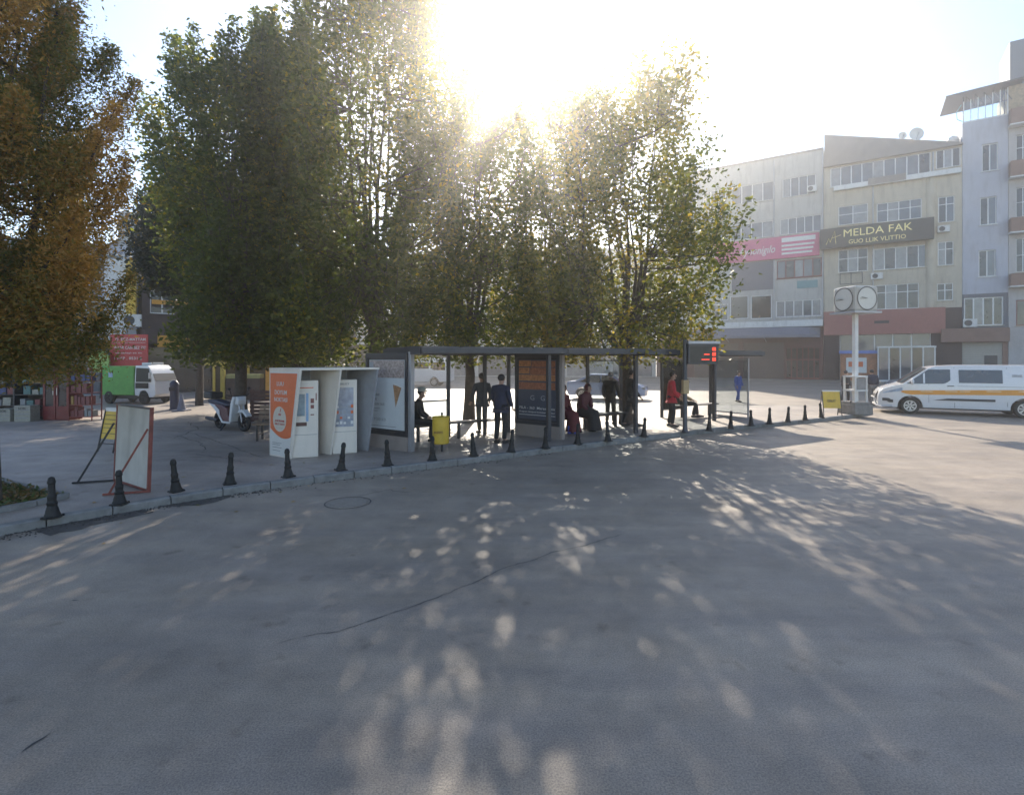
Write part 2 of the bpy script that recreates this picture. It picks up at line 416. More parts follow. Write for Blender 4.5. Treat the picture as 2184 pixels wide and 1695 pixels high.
def ac_unit(parent_none, loc, rz, label, w=0.85, h=0.6):
    t = thing('air_conditioner', label, 'air conditioner', loc, rz)
    o = MB(); o.box(-w/2, w/2, -0.32, -0.02, 0, h); o.build('casing', M_white, t, bevel=0.02)
    o = MB()
    vs = [(-w*.14 + h*.38*math.cos(2*math.pi*k/20), -0.327, h/2 + h*.38*math.sin(2*math.pi*k/20)) for k in range(20)]
    o.add(vs, [tuple(range(20))]); o.build('fan_grille', M_dark, t)
    o = MB(); o.bar((-w*.35,-.3,-.03), (-w*.35,0.03,-.03), .04); o.bar((w*.35,-.3,-.03), (w*.35,0.03,-.03), .04); o.build('bracket', M_alu, t)
    return t

F0 = Vector((*at(1757, 812)[:2], 0)); FD = Vector((1742, -1140, 0)).normalized()      # facade line, running right and nearer
FRZ = math.atan2(FD.y, FD.x)
def fa(x, y=812):
    """facade coordinates (metres along, height) of a photo measurement"""
    q = (x - CXP)/FPX; t = (q*F0.y - F0.x)/(FD.x - q*FD.y); Y = F0.y + t*FD.y
    return t, CAM_H - (y - HYP)/FPX*Y
def fr(x0, x1, xr, yt, yb):
    """rectangle on the facade: left, right, then top/bottom measured at xr"""
    return (fa(x0)[0], fa(x1)[0], fa(xr, yb)[1], fa(xr, yt)[1])
def on_fac(t, dy, z):
    n = Vector((-FD.y, FD.x, 0)); p = F0 + FD*t + n*dy; return (p.x, p.y, z)
def facade_thing(name, label, cat, t0=0.0, **k):
    p = F0 + FD*t0; return thing(name, label, cat, (p.x, p.y, 0), FRZ, **k)
def shell(b, x0, x1, z0, z1, depth, m, roofm=None):
    o = MB()
    o.add([(x0,0,z0),(x0,depth,z0),(x0,depth,z1),(x0,0,z1)], [(0,1,2,3)]); o.add([(x1,0,z0),(x1,depth,z0),(x1,depth,z1),(x1,0,z1)], [(0,1,2,3)])
    o.add([(x0,depth,z0),(x1,depth,z0),(x1,depth,z1),(x0,depth,z1)], [(0,1,2,3)]); o.build('side_wall', m, b)
    o = MB(); o.box(x0+.01, x1-.01, 0.01, depth-.01, z1-.25, z1-.01); o.build('roof', roofm or M_greybrown, b)
    o = MB(); o.add([(x0+.05,1.1,z0),(x1-.05,1.1,z0),(x1-.05,1.1,z1-.3),(x0+.05,1.1,z1-.3)], [(0,1,2,3)]); o.build('interior_dark_sheet', M_interior, b)  # dark sheet behind the windows, room shade put into its colour

# --- building A: off-white block, left
A = facade_thing('office_block', 'off white four storey block with ribbon windows and a long pink sign', 'building')
A0 = fa(1400)[0]; A1 = -0.02; Ah = fa(1757, 316)[1]
rows = []
r4 = fr(0,1,1700,377,418)[2:]; r3 = fr(0,1,1700,463,498)[2:]
def xr(a, b): return fa(a)[0], fa(b)[0]
wA = []
for a, b, zz, n, mx in [(1560,1650,r4,4,'ggcg'), (1669,1740,r4,4,'cggg'), (1500,1548,r4,3,'gcg'), (1495,1649,r3,7,'ggcgggc'), (1664,1752,r3,5,'cgggg'), (1440,1486,r3,3,'gg'), (1440,1486,r4,3,'gc')]:
    x0, x1 = xr(a, b); wA.append((x0, x1, zz[0], zz[1], n, mx))
red = fr(1657,1753,1700,553,592); dpan = fr(1561,1650,1610,559,619)
w1 = [fr(1557,1596,1580,631,680), fr(1601,1646,1620,630,680), fr(1655,1752,1700,640,676), fr(1501,1553,1530,649,684)]
zs = fa(1700, 697)[1]
holes = [w[:4] for w in wA] + [red] + w1
wall_mesh(A0, A1, zs, Ah, holes).build('wall', M_wall_w, A)
shell(A, A0, A1, 0, Ah, 12, M_wall_w)
for x0, x1, z0, z1, n, mx in wA: window(A, x0, x1, z0, z1, n, mixed=mx, wallm=M_wall_w, w=0.07)
window(A, *red, 5, fm=M_redmetal, mixed='gdcgd', w=0.10, wallm=M_redmetal)
for q, n, mx in zip(w1, (1,1,5,3), ('d','d','cccgc','cgg')): window(A, *q, n, mixed=mx, w=0.09, wallm=M_wall_w)
o = MB(); o.box(dpan[0], dpan[1], -0.05, 0.02, dpan[2], dpan[3]); o.build('blank_panel', mat('slate_panel', (0.12,0.125,0.15), .5, var=.05), A)
o = MB(); o.box(A0, A1, -0.12, 0.05, Ah-.12, Ah+.06); o.build('coping', M_greybrown, A)
for xx in (1652, 1757-1):
    t = fa(xx)[0]; o = MB(); o.tube([(t-.05,-.08,zs),(t-.05,-.08,Ah-.3)], .06, 8); o.build('downpipe', M_alu, A)
q = fr(1700,1744,1722,598,614); o = MB(); o.box(q[0], q[1], -.06, .01, q[2], q[3]); o.build('plaque', mat('teal_plaque', (.12,.26,.28), .5), A)
o = MB(); q = fr(1480,1756,1700,684,697); o.box(q[0], q[1], -.9, 0.0, q[2], q[3]); o.build('cornice', M_white, A)
o = MB(); q = fr(1655,1756,1700,680,692)
for k in range(9): o.bar((q[0]+(q[1]-q[0])*k/8, -.85, q[2]), (q[0]+(q[1]-q[0])*k/8, -.85, q[3]+.25), .05)
o.bar((q[0],-.85,q[3]+.25),(q[1],-.85,q[3]+.25),.06); o.build('railing', M_alu, A)
# ground floor
gz = zs; q = fr(1585,1672,1630,731,810); q2 = fr(1676,1779,1720,742,812)
gx0, gx1 = A0, A1
o = wall_mesh(gx0, gx1, 0, gz, [(q[0],q[1],0.12,q[3]), (q2[0], -0.35, 0.12, q2[3]), (fa(1480)[0], fa(1575)[0], .12, q[3])]); o.build('shop_wall', mat('maroon_shopfront', (0.10,0.035,0.032), .6, var=.2, scale=2), A)
o = MB(); 
for k in range(24):
    z = .12 + (q[3]-.12)*k/24; o.box(q[0]-6.5, q[1], .16, .20+.02*(k%2), z, z+(q[3]-.12)/24-.012)
o.build('roller_shutter', mat('brown_shutter', (0.10,0.07,0.062), .5, metal=.2, var=.15), A)
o = MB(); n = 6
for k in range(n+1): x = q2[0] + (-.35-q2[0])*k/n; o.box(x-.05, x+.05, .05, .14, .12, q2[3])
o.box(q2[0], -.35, .04, .13, q2[3]*.62, q2[3]*.62+.12); o.box(q2[0], -.35, .04, .13, .12, .3); o.build('shop_frame', M_redmetal, A)
for k in range(n):
    x = q2[0] + (-.35-q2[0])*k/n; o = MB(); o.box(x+.05, x+(-.35-q2[0])/n-.05, .09, .10, .3, q2[3]*.62); o.build('shop_pane', M_glass2, A)
aw = fr(1480,1750,1600,697,712)
t = facade_thing('shop_awning', 'long grey fabric awning sagging over the maroon shopfront', 'awning')
o = MB(); x0, x1 = aw[0], aw[1]; n = 14; vs = []
for i in range(n+1):
    f_ = i/n; x = x0 + (x1-x0)*f_; out = -2.3 if f_ < .8 else -2.3 + 2.0*((f_-.8)/.2)**2
    vs += [(x, -.02, aw[3]-.05), (x, out*.55, aw[3]-.25), (x, out, aw[2]-.25), (x, out, aw[2]-.55)]
o.add(vs, [(4*i+j, 4*i+j+1, 4*i+j+5, 4*i+j+4) for i in range(n) for j in range(3)]); o.build('canopy', mat('grey_awning_cloth', (0.16,0.165,0.20), .8, var=.1), t)
o = MB()
for f_ in (.02,.3,.6): x = x0+(x1-x0)*f_; o.bar((x,0,aw[2]-.9),(x,-2.2,aw[2]-.33),.05)
o.build('arm', M_alu, t)
# pink sign
q = fr(1526,1748,1700,502,549)
t = facade_thing('shop_sign', 'long pink sign with white script lettering on the off white block', 'sign')
o = MB(); o.box(q[0], q[1], -.28, -.002, q[2], q[3]); o.build('sign_box', M_pink, t)
h = q[3]-q[2]; L = q[1]-q[0]
lettering('Aynonigılo', h*.5, M_paper, t, (q[0]+L*.42, -.29, q[2]+h*.45), shear=.35, width=L*.36)
o = MB(); xl = q[0]+L*.66
for k, (zz, hh) in enumerate(((.72,.2),(.52,.09),(.34,.09),(.16,.09))): o.box(xl, q[1]-.35-.1*k, -.291, -.281, q[2]+h*zz, q[2]+h*(zz+hh)); 
o.build('stripe', M_paper, t)
o = MB(); o.bar((q[0]+L*.2,-.29,q[2]+.1*h),(q[0]+L*.3,-.29,q[3]-.18*h),.05,.02); o.build('flourish', M_paper, t)
ac_unit(None, on_fac(fa(1732)[0], -.03, r4[0]+.15), FRZ, 'white air conditioner on the top ribbon window of the off white block', .9, .65)

# --- building B: cream block with the black sign
B = facade_thing('apartment_block', 'cream apartment block with a black and gold sign and glazed top floor', 'building')
B1 = fa(2052)[0]-.01; Bz = fa(1900, 333)[1]; sz = fa(1900, 661)[1]
b4z = fr(0,1,1850,346,388)[2:]
edges = [1772,1790,1818,1851,1870,1888,1910,1932,1970]
b4 = (fa(1771)[0], fa(1985)[0], b4z[0], b4z[1]); b4b = (fa(1996)[0], fa(2049)[0], b4z[0]+.2, b4z[1])
W = [(fr(1788,1851,1820,437,478),2,'gc',.55), (fr(1870,1966,1920,428,470),4,'gcgg',.6), (fr(2001,2036,2018,419,474),2,'dg',.7),
     (fr(1788,1851,1820,531,580),3,'dcd',.6), (fr(1863,1984,1920,526,573),5,'cdcdg',None), (fr(2000,2034,2017,515,566),2,'cd',.68),
     (fr(1866,1960,1910,606,659),4,'dcdd',.68), (fr(1998,2033,2016,604,641),2,'dd',.6), (fr(1788,1850,1820,612,655),2,'dc',None)]
wall_mesh(0.02, B1, sz, Bz, [b4, b4b] + [w[0] for w in W]).build('wall', M_cream, B)
shell(B, 0.02, B1, 0, Bz, 12, M_cream)
window(B, *b4, 9, mixed='cgggcgggd', w=.08, wallm=M_white); window(B, *b4b, 3, mixed='dcd', w=.08)
for qq, n, mx, tr in W: window(B, *qq, n, mixed=mx, tr=tr, w=.075)
# projecting bands below the top floor
q = fr(1771,2049,1850,389,399); o = MB(); o.box(q[0]+.3, q[1], -.45, 0, q[2], q[3]); o.build('balcony_ledge', M_white, B)
q2 = fr(1851,1932,1890,378,392); o = MB(); o.box(q2[0], q2[1], -.47, -.40, q2[2], q2[3]); o.build('ledge_panel', M_greybrown, B)
o = MB(); o.box(0.0, B1+.05, -.35, .05, Bz-.10, Bz+.06); o.build('eave', M_greybrown, B)
gt = fa(1766, 284)[1]
o = MB(); o.prism([(0.03,Bz+.06),(B1-.1,Bz+.06),(B1-.1,Bz+.3),(0.03,gt)], .25, .55); o.build('gable_wall', M_greybrown, B)
# side bay (rounded vertical strip)
o = MB(); t0 = fa(1972)[0]; o.lathe([(0.5,sz),(0.5,b4z[0]-.3)], 20, (t0+.5, .28, 0)); o.build('rounded_corner', M_cream, B, smooth=True)
for xx in (1862, 1990):
    t_ = fa(xx)[0]; o = MB(); o.tube([(t_,-.07,sz),(t_,-.07,Bz-.3)], .055, 8); o.build('downpipe', M_alu, B)
# ground floor: red-brown fascia, glazed shop with vestibule
q = fr(1757,2015,1880,661,713); o = MB(); o.box(0.02, q[1], -.55, .0, q[2], q[3]); o.build('fascia', M_redbrown, B)
o = MB(); qs = fr(1950,1968,1960,686,693); tt = fa(1880)[0]; o.box(tt-.6, tt+.6, -.57, -.552, (q[2]+q[3])/2-.15, (q[2]+q[3])/2+.12); o.build('fascia_plate', M_dark, B)
gz = q[2]
wall_mesh(0.02, B1, 0, sz-.001, [(fa(1791)[0], fa(1985)[0], .12, gz)]).build('shop_wall', mat('dark_brown_shopfront', (0.06,0.035,0.032), .6, var=.2), B)
xa, xb = fa(1791)[0], fa(1985)[0]
o = MB(); n = 5
for k in range(n+1): x = xa+(xb-xa)*k/n; o.box(x-.045, x+.045, .03, .12, .12, gz)
o.box(xa, xb, .028, .118, gz*.62, gz*.62+.1); o.build('shop_frame', M_frame, B)
for k in range(n):
    for a, b_, gm in ((.12, gz*.62, 'd'), (gz*.62+.1, gz, 'g')):
        x = xa+(xb-xa)*k/n; o = MB(); o.box(x+.045, x+(xb-xa)/n-.045, .07, .08, a, b_); o.build('shop_pane', glazing(gm), B)
lw = mat('warm_lamp', (1,.6,.25), .5, emit=(1.0,.55,.2,6))
for x_, z_ in ((1832,732),(1838,730),(1841,733),(1855,729),(1904,729),(1917,731),(1962,731)):
    o = MB(); tt, zz = fa(x_, z_); o.ball((tt, .6, zz), (.05,.05,.14), 8, 5); tag(o.build('hanging_lamp', lw, B))
v = facade_thing('shop_vestibule', 'white framed glass porch in front of the brown shopfront', 'porch')
q = fr(1872,1990,1930,742,811); o = MB(); d = -1.6
for x in [q[0]+(q[1]-q[0])*k/5 for k in range(6)]: o.box(x-.05, x+.05, d-.05, d+.05, 0, q[3])
o.box(q[0]-.1, q[1]+.1, d-.1, -.02, q[3], q[3]+.15)
for x in (q[0], q[1]): o.box(x-.04, x+.04, -.12, -.02, 0, q[3])
o.box(q[0], q[1], d-.04, d+.04, .0, .25); o.build('frame', M_frame, v)
for k in range(5):
    x = q[0]+(q[1]-q[0])*k/5; o = MB(); o.box(x+.05, x+(q[1]-q[0])/5-.05, d-.01, d, .25, q[3]); o.build('pane', M_glass2 if k % 2 else M_glass, v)
v = facade_thing('snack_kiosk', 'orange and wood shop kiosk with a blue top strip', 'kiosk')
q = fr(1793,1874,1830,748,811); o = MB(); o.box(q[0], q[1], -1.2, -.05, 0, q[3]-.3); o.build('body', mat('orange_wood', (.36,.15,.07), .6, var=.3, scale=3), v)
o = MB(); o.box(q[0]-.1, q[1]+.1, -1.35, -.04, q[3]-.3, q[3]); o.build('top_strip', mat('blue_strip', (.13,.2,.5), .5), v)
o = MB(); o.box(q[0]+.5, q[1]-1.0, -1.215, -1.2, .9, q[3]-.7); o.build('menu_panel', M_paper, v)
o = MB(); o.box(q[0]+.7, q[1]-1.3, -1.225, -1.215, 1.5, q[3]-1.1); o.build('menu_print', M_orange, v)
# black sign
q = fr(1750,1990,1870,481,524); t = facade_thing('shop_sign', 'long black sign with gold capital letters on the cream block', 'sign')
o = MB(); o.box(q[0], q[1], -1.05, -.48, q[2], q[3]); o.build('sign_box', M_black, t)
o = MB()
for k in (.1,.5,.9): x = q[0]+(q[1]-q[0])*k; o.bar((x,-.5,q[2]+.3),(x,.05,q[2]+.3),.08)
o.build('bracket', M_dark, t)
h = q[3]-q[2]; L = q[1]-q[0]
lettering('MELDA FAK', h*.52, M_gold, t, (q[0]+L*.52, -1.06, q[2]+h*.66), width=L*.60, bold=0)
lettering('GUO LLIK VLITTIO', h*.30, M_gold, t, (q[0]+L*.52, -1.06, q[2]+h*.22), width=L*.50, bold=0)
o = MB(); x = q[0]+L*.06; o.tube([(x,-1.06,q[2]+.2*h),(x+.25,-1.06,q[2]+.5*h),(x+.35,-1.06,q[2]+.3*h),(x+.75,-1.06,q[2]+.85*h),(x+.85,-1.06,q[2]+.2*h)], .035, 5)
o.tube([(x+.5,-1.06,q[2]+.5*h),(x+1.3,-1.06,q[2]+.62*h)], .03, 5); o.build('logo', M_gold, t)
tt, zz = fa(1870, 596); ac_unit(None, on_fac(tt, -.03, zz), FRZ, 'white air conditioner under a window of the cream block', 1.0, .62)
tt, zz = fa(2012, 496); ac_unit(None, on_fac(tt, -.03, zz), FRZ, 'white air conditioner beside the end of the black sign', .9, .6)
o = MB(); q = fr(1792,1839,1815,583,606)
for a, b_ in (((q[0],q[2]),(q[1],q[2])),((q[0],q[3]),(q[1],q[3])),((q[0],q[2]),(q[0],q[3])),((q[1],q[2]),(q[1],q[3])),(((q[0]+q[1])/2,q[2]),((q[0]+q[1])/2,q[3]))): o.bar((a[0],-.35,a[1]),(b_[0],-.35,b_[1]),.06)
o.bar((q[0],-.35,q[3]),(q[0],0.02,q[3]),.06); o.bar((q[1],-.35,q[3]),(q[1],0.02,q[3]),.06); tag(o.build('sign_bracket', M_dark, B))
# roof dishes
for px, sc, lb in ((1953, 1.0, 'large round satellite dish on the roof of the cream block'), (1924, .6, 'small satellite dish beside the large dish on the cream block roof')):
    tt, zz = fa(px, 297); t = thing('satellite_dish', lb, 'satellite dish', on_fac(tt, .4, Bz+.02), FRZ + .3)
    gtop = gt + (Bz+.3-gt)*(tt/B1)
    o = MB(); o.tube([(0,0,0),(0,0,gtop-Bz+.35*sc)], .05, 8); o.build('mast', M_alu, t)
    o = MB(); vs = [(0,-.05,0)]; n = 18
    for rr in (.3,.62):
        for k in range(n): a = 2*math.pi*k/n; vs.append((rr*sc*math.cos(a), -.05-.22*sc*(rr/.62)**2, rr*sc*math.sin(a)))
    z0 = gtop-Bz+.45*sc; vs = [(x, y, z+z0) for x, y, z in vs]
    o.add(vs, [(0, 1+k, 1+(k+1)%n) for k in range(n)] + [(1+k, 1+n+k, 1+n+(k+1)%n, 1+(k+1)%n) for k in range(n)]); o.build('dish', M_white, t, smooth=True)
    o = MB(); o.bar((0,-.2*sc,z0-.5*sc),(0,-.75*sc,z0),.04); o.build('feed_arm', M_alu, t)
tt = fa(2036)[0]; t = thing('roof_tank', 'pale ribbed water tank on the roof corner of the cream block', 'tank', on_fac(tt, 1.2, Bz-.02), FRZ)
o = MB(); o.lathe([(.5,0),(.5,.3),(.53,.35),(.5,.4),(.5,.75),(.53,.8),(.5,.85),(.42,1.1),(.15,1.18)], 18); o.build('drum', M_white, t, smooth=True)
o = MB(); o.lathe([(.15,1.16),(.15,1.26),(.02,1.28)], 12); o.build('lid', M_alu, t)

# --- building C: pale blue slab with roof terrace
Cb = facade_thing('apartment_tower', 'pale blue block with single windows and a glazed roof terrace', 'building')
x0, x1 = B1+.03, fa(2150)[0]; Cz = fa(2058, 262)[1]; cb = fa(2100, 626)[1]
W = [(fr(2094,2129,2112,306,364)), (fr(2090,2126,2108,420,479)), (fr(2087,2124,2105,533,590))]
dk = fr(2056,2140,2100,634,694)
wall_mesh(x0, x1, cb, Cz, W, .3).build('wall', M_wall_b, Cb)
shell(Cb, x0, x1, 0, Cz, 12, M_wall_b)
for w_ in W: window(Cb, *w_, 2, mixed='dg', w=.08, y=.18, wallm=M_white)
wall_mesh(x0, x1, fa(2100,700)[1], cb, [dk], .2).build('dark_storey', mat('slate_render', (.13,.135,.155), .7), Cb)
window(Cb, *dk, 4, mixed='dcdd', w=.09)
q = fr(2012,2152,2100,700,729); o = MB(); o.box(x0-1.6, x1, -.75, -.003, q[2], q[3]); o.build('fascia', M_brown, Cb)
sh = fr(2051,2138,2100,730,790); wall_mesh(x0, x1, 0, q[3], [(sh[0],sh[1],.12,sh[3])], .2).build('shop_wall', M_brown, Cb)
o = MB()
for k in range(22): z = .12+(sh[3]-.12)*k/22; o.box(sh[0], sh[1], .1, .14+.02*(k%2), z, z+(sh[3]-.12)/22-.01)
o.build('roller_shutter', mat('beige_shutter', (.36,.34,.30), .5, var=.08), Cb)
o = MB(); tt = fa(2112)[0]; o.box(tt-.4, tt+.5, .05, .09, .9, 2.6); o.build('hatch', M_dark, Cb)
ac = fa(2068, 699); ac_unit(None, on_fac(ac[0], -.05, ac[1]+.05), FRZ, 'white air conditioner standing on the brown shop fascia', 1.0, .75)
# terrace
q = fr(2058,2155,2100,208,258); tz = Cz; th = q[3]-tz
t = facade_thing('roof_terrace', 'glazed roof terrace with a steel lean-to roof on the pale blue block', 'terrace')
o = MB(); n = 6
for k in range(n+1): x = x0+.1+(x1-x0-.1)*k/n; o.box(x-.03, x+.03, .05, .11, tz, tz+th+.5*k/n)
o.box(x0+.1, x1, .05, .11, tz+.0, tz+.12); o.build('glazing_bar', M_frame, t)
for k in range(n):
    x = x0+.1+(x1-x0-.1)*k/n; o = MB(); o.box(x+.03, x+(x1-x0-.1)/n-.03, .07, .08, tz+.12, tz+th+.5*k/n-.1); o.build('terrace_pane', mat('clear_glass', (.75,.85,.9), .02, var=.02, trans=1.0), t)
z_l = fa(2015,214)[1]; z_r = fa(2160,177)[1]
o = MB(); xl = fa(2015)[0]; o.prism([(xl, z_l-.06),(x1+1, z_r-.06),(x1+1, z_r+.06),(xl, z_l+.06)], -.8, 4.0); o.build('lean_to_roof', M_dark, t)
o = MB()
for k in range(5):
    x = x0+.3+(x1-x0)*k/5; zt = z_l+(z_r-z_l)*((x-xl)/(x1+1-xl)); o.bar((x,.3,tz+th*.75),(x,.3,zt),.06); o.bar((x,.3,zt-.05),(x+(x1-x0)/5,.3,tz+th*.72),.05)
o.bar((x0,.3,tz+th*.72),(x1,.3,tz+th*.72),.06); o.bar((x0+.1,.3,tz),(x0+.1,.3,z_l+.15),.08); o.bar((x1-.2,.3,tz),(x1-.2,.3,z_r-.2),.08); o.build('truss', M_dark, t)
o = MB(); xx = fa(2045)[0]; o.tube([(xx+.2,.2,tz+th*.9),(xx-.15,.2,tz+th*.6),(xx-.1,.2,tz+th*.25),(xx+.5,.2,tz+.05)], .035, 6); o.build('water_hose', mat('blue_hose', (.15,.45,.55), .4), t)

# --- building D: brown balconies, at the right
D_ = facade_thing('balcony_block', 'apartment block with rounded brown balcony bands and a dark tower', 'building')
x0 = x1+.03; x1 = x0+9; Dz = fa(2170, 236)[1]
bands = [(236,272),(347,383),(467,500),(585,614)]
wD = []
for a, b_ in ((283,345),(395,465),(503,582)): wD.append((x0+.5, x0+2.4, fa(2165,b_)[1]+.05, fa(2165,a)[1]-.25))
dkD = (x0+.5, x0+3.0, fa(2165,695)[1], fa(2165,640)[1])
wall_mesh(x0, x1, 0, Dz, wD+[dkD], .3).build('wall', mat('warm_grey_render', (.42,.40,.39), .85, var=.08, dirt=.2), D_)
shell(D_, x0, x1, 0, Dz, 12, M_wall_b)
for w_ in wD: window(D_, *w_, 4, tr=.5, mixed='dgcd', w=.06, y=.2)
window(D_, *dkD, 3, mixed='ddd', w=.1, fm=M_redmetal)
for a, b_ in bands:
    za, zb = fa(2168,a)[1], fa(2168,b_)[1]
    o = MB(); o.box(x0, x1, -.9, -.003, zb+.12, za); o.build('balcony_band', M_brown, D_, bevel=.05)
    o = MB(); o.box(x0-.05, x1, -.95, -.004, zb, zb+.12); o.build('balcony_slab', M_white, D_)
o = MB(); o.box(x0, x1, .4, 5, Dz, fa(2168,177)[1]); o.build('brick_storey', mat('tan_brick', (.34,.26,.17), .8, var=.3, scale=6), D_)
o = MB(); o.box(x0+.2, x1, .6, 5, fa(2168,177)[1], fa(2168,80)[1]); o.build('tower', mat('slate_tower', (.10,.12,.14), .6, var=.05), D_)

# --- pavement in front of these shops
pv = tag(thing('shop_pavement', None, None, (F0.x, F0.y, 0), FRZ), kind='structure')
o = MB(); o.box(A0-4, x1, -3.4, .3, -.05, .10); o.build('slab', M_pave, pv)

# --- long pale block closing the square behind the trees
def plain_block(name, label, p0, p1, h, floors, ncol, wallm, gf=3.6, depth=10, shop=M_interior, mixed='gdcg', win_h=1.5, roofm=None):
    p0 = Vector(p0); p1 = Vector(p1); d = (p1-p0); L = d.length
    b = thing(name, label, 'building', (p0.x, p0.y, 0), math.atan2(d.y, d.x))
    fh = (h-gf)/floors if floors else 0; hs = []
    for f_ in range(floors):
        for c in range(ncol):
            cx = L*(c+.5)/ncol; w_ = L/ncol*.62; z = gf+fh*f_+.9*fh/3; hs.append((cx-w_/2, cx+w_/2, z, z+win_h))
    shops = [(L*(c+.08)/max(1,ncol//2), L*(c+.92)/max(1,ncol//2), .15, gf-1.0) for c in range(max(1,ncol//2))]
    wall_mesh(0, L, 0, h, hs+shops).build('wall', wallm, b)
    shell(b, 0, L, 0, h, depth, wallm, roofm)
    for q in hs: window(b, *q, 2, mixed=mixed, w=.08, wallm=wallm)
    for i, s_ in enumerate(shops):
        o = MB(); o.box(s_[0], s_[1], .1, .12, s_[2], s_[3]); o.build('shop_window', [M_glass2, M_curtain, M_glass][i % 3], b)
    o = MB(); o.box(-.1, L+.1, -.9, -.003, gf-.9, gf-.1); o.build('fascia', shop, b)
    return b
pE = F0 + FD*(A0-.05)
plain_block('long_block', 'long pale block closing the square behind the trees', (-16, 70), (pE.x, pE.y), 16, 4, 12, M_wall_w, shop=mat('grey_fascia', (.25,.22,.22), .6, var=.3, scale=.6))
plain_block('pale_tower', 'tall pale block behind the dark shop with yellow bands', (-46, 62), (-16.1, 70), 14, 4, 9, M_wall_w)

# --- left side: pale block, dark block with yellow bands, low shop
LA = plain_block('pale_house', 'pale grey house with a yellow corner strip beside the red sign', (-40, 24.5), dep(291, 700, 33)[:2], 9.2, 2, 6, M_wall_b, gf=3.4)
LB0 = dep(303, 700, 33.2)[:2]; LB1 = dep(600, 700, 40)[:2]
M_darkwall = mat('dark_brown_wall', (.075,.055,.05), .8, var=.35, scale=1.2)
LB = plain_block('dark_house', 'dark brown shop building with yellow fascia bands', LB0, LB1, 10.5, 2, 4, M_darkwall, gf=4.2, mixed='ddcd', shop=M_darkwall)
dv = (Vector(LB1)-Vector(LB0)); LL = dv.length; LBrz = math.atan2(dv.y, dv.x)
def lb(x, y):
    q = (x-CXP)/FPX; d = dv.normalized(); t = (q*LB0[1]-LB0[0])/(d.x-q*d.y); Y = LB0[1]+t*d.y; return t, CAM_H-(y-HYP)/FPX*Y
M_yb = mat('yellow_fascia', (.55,.27,.03), .5, var=.15)
for (a, b_, yt, yb) in ((313,402,641,656), (325,372,716,741), (370,408,722,741), (420,462,717,733)):
    (ta, za), (tb, zb) = lb(a, yt), lb(b_, yb); o = MB(); o.box(ta, tb, -1.0, -.92, zb, za); o.build('fascia_band', M_yb, LB)
# yellow corner strip on the pale house
d2 = Vector(dep(291,700,33)[:2])-Vector((-40,24.5)); LLa = d2.length
o = MB(); za = dep(295,556,33)[2]; zb = dep(295,692,33)[2]; o.box(LLa-.45, LLa+.02, -.5, -.05, zb, za); o.build('corner_strip', M_yellow, LA)
o = MB(); o.box(LLa-1.6, LLa-.5, -.12, -.003, zb-1.2, za); o.build('pilaster', M_white, LA)
o = MB(); o.box(LLa-1.0, LLa, .5, 1.5, 9.2, 9.2+2.2); o.build('chimney', M_wall_w, LA)
px = dep(283, 697, 32.6); ac_unit(None, px, math.atan2(d2.y, d2.x), 'white air conditioner on the pale grey house above the red sign', .95, .75)
# red lettered board
a = dep(236, 713, 30); b_ = dep(310, 770, 30); t = thing('lettered_board', 'red board with rows of white lettering in front of the pale house', 'sign', (a[0], a[1], 0), math.atan2(d2.y, d2.x)*.25)
w_ = (b_[0]-a[0])*1.0; z0, z1 = b_[2]-.3, a[2]
o = MB(); o.box(0, w_, -.04, .04, z0, z1); o.build('board', M_red, t)
o = MB(); o.bar((.15,.06,PZ),(.15,.06,z1-.1),.08); o.bar((w_-.15,.06,PZ),(w_-.15,.06,z1-.1),.08); o.build('post', M_dark, t)
H_ = z1-z0
lettering('D  ECZ-MATTAM', .22, M_paper, t, (w_*.55,-.045,z1-.16*H_), width=w_*.8)
lettering('WEAR CAN BEZ ZIT', .24, M_paper, t, (w_*.53,-.045,z1-.42*H_), width=w_*.86)
lettering('ve sanayi ve tic', .12, M_paper, t, (w_*.5,-.045,z1-.58*H_), width=w_*.72)
lettering('1 PKP . 0531 2', .22, M_paper, t, (w_*.47,-.045,z1-.75*H_), width=w_*.74)
o = MB(); o.box(.1, w_-.1, -.045, -.04, z1-.26*H_, z1-.25*H_); o.build('rule', M_paper, t)
a = dep(212, 770, 29.5); t = thing('round_sign', 'round pale green shop sign on a thin post', 'sign', (a[0], a[1], PZ))
o = MB(); o.prism([(.55*math.cos(2*math.pi*k/24), a[2]-PZ+.62*math.sin(2*math.pi*k/24)) for k in range(24)], -.05, .05); o.build('disc', mat('lime_sign', (.30,.45,.12), .5), t)
o = MB(); o.tube([(0,.07,0),(0,.07,a[2]-PZ)], .04, 8); o.build('post', M_dark, t)
# low shop with white lettering
a = dep(590, 765, 39); b_ = dep(800, 765, 42)
sh = thing('low_shop', 'low dark shop with white lettering along its fascia', 'building', (a[0], a[1], 0), math.atan2(b_[1]-a[1], b_[0]-a[0])); Ls = (Vector(b_[:2])-Vector(a[:2])).length
wall_mesh(0, Ls, 0, 3.4, [(.4, Ls*.48, .4, 1.9), (Ls*.52, Ls-.4, .1, 1.9)]).build('wall', M_darkwall, sh); shell(sh, 0, Ls, 0, 3.4, 5, M_darkwall)
for q in ((.4, Ls*.48, .4, 1.9), (Ls*.52, Ls-.4, .1, 1.9)): window(sh, *q, 3, mixed='dc', w=.07, wallm=M_darkwall)
o = MB(); o.box(-.1, Ls+.1, -.5, -.003, 2.0, 2.75); o.build('fascia', M_dark, sh)
lettering('K. EZZEY Domuplex', .5, M_paper, sh, (Ls*.42,-.51,2.36), width=Ls*.62)

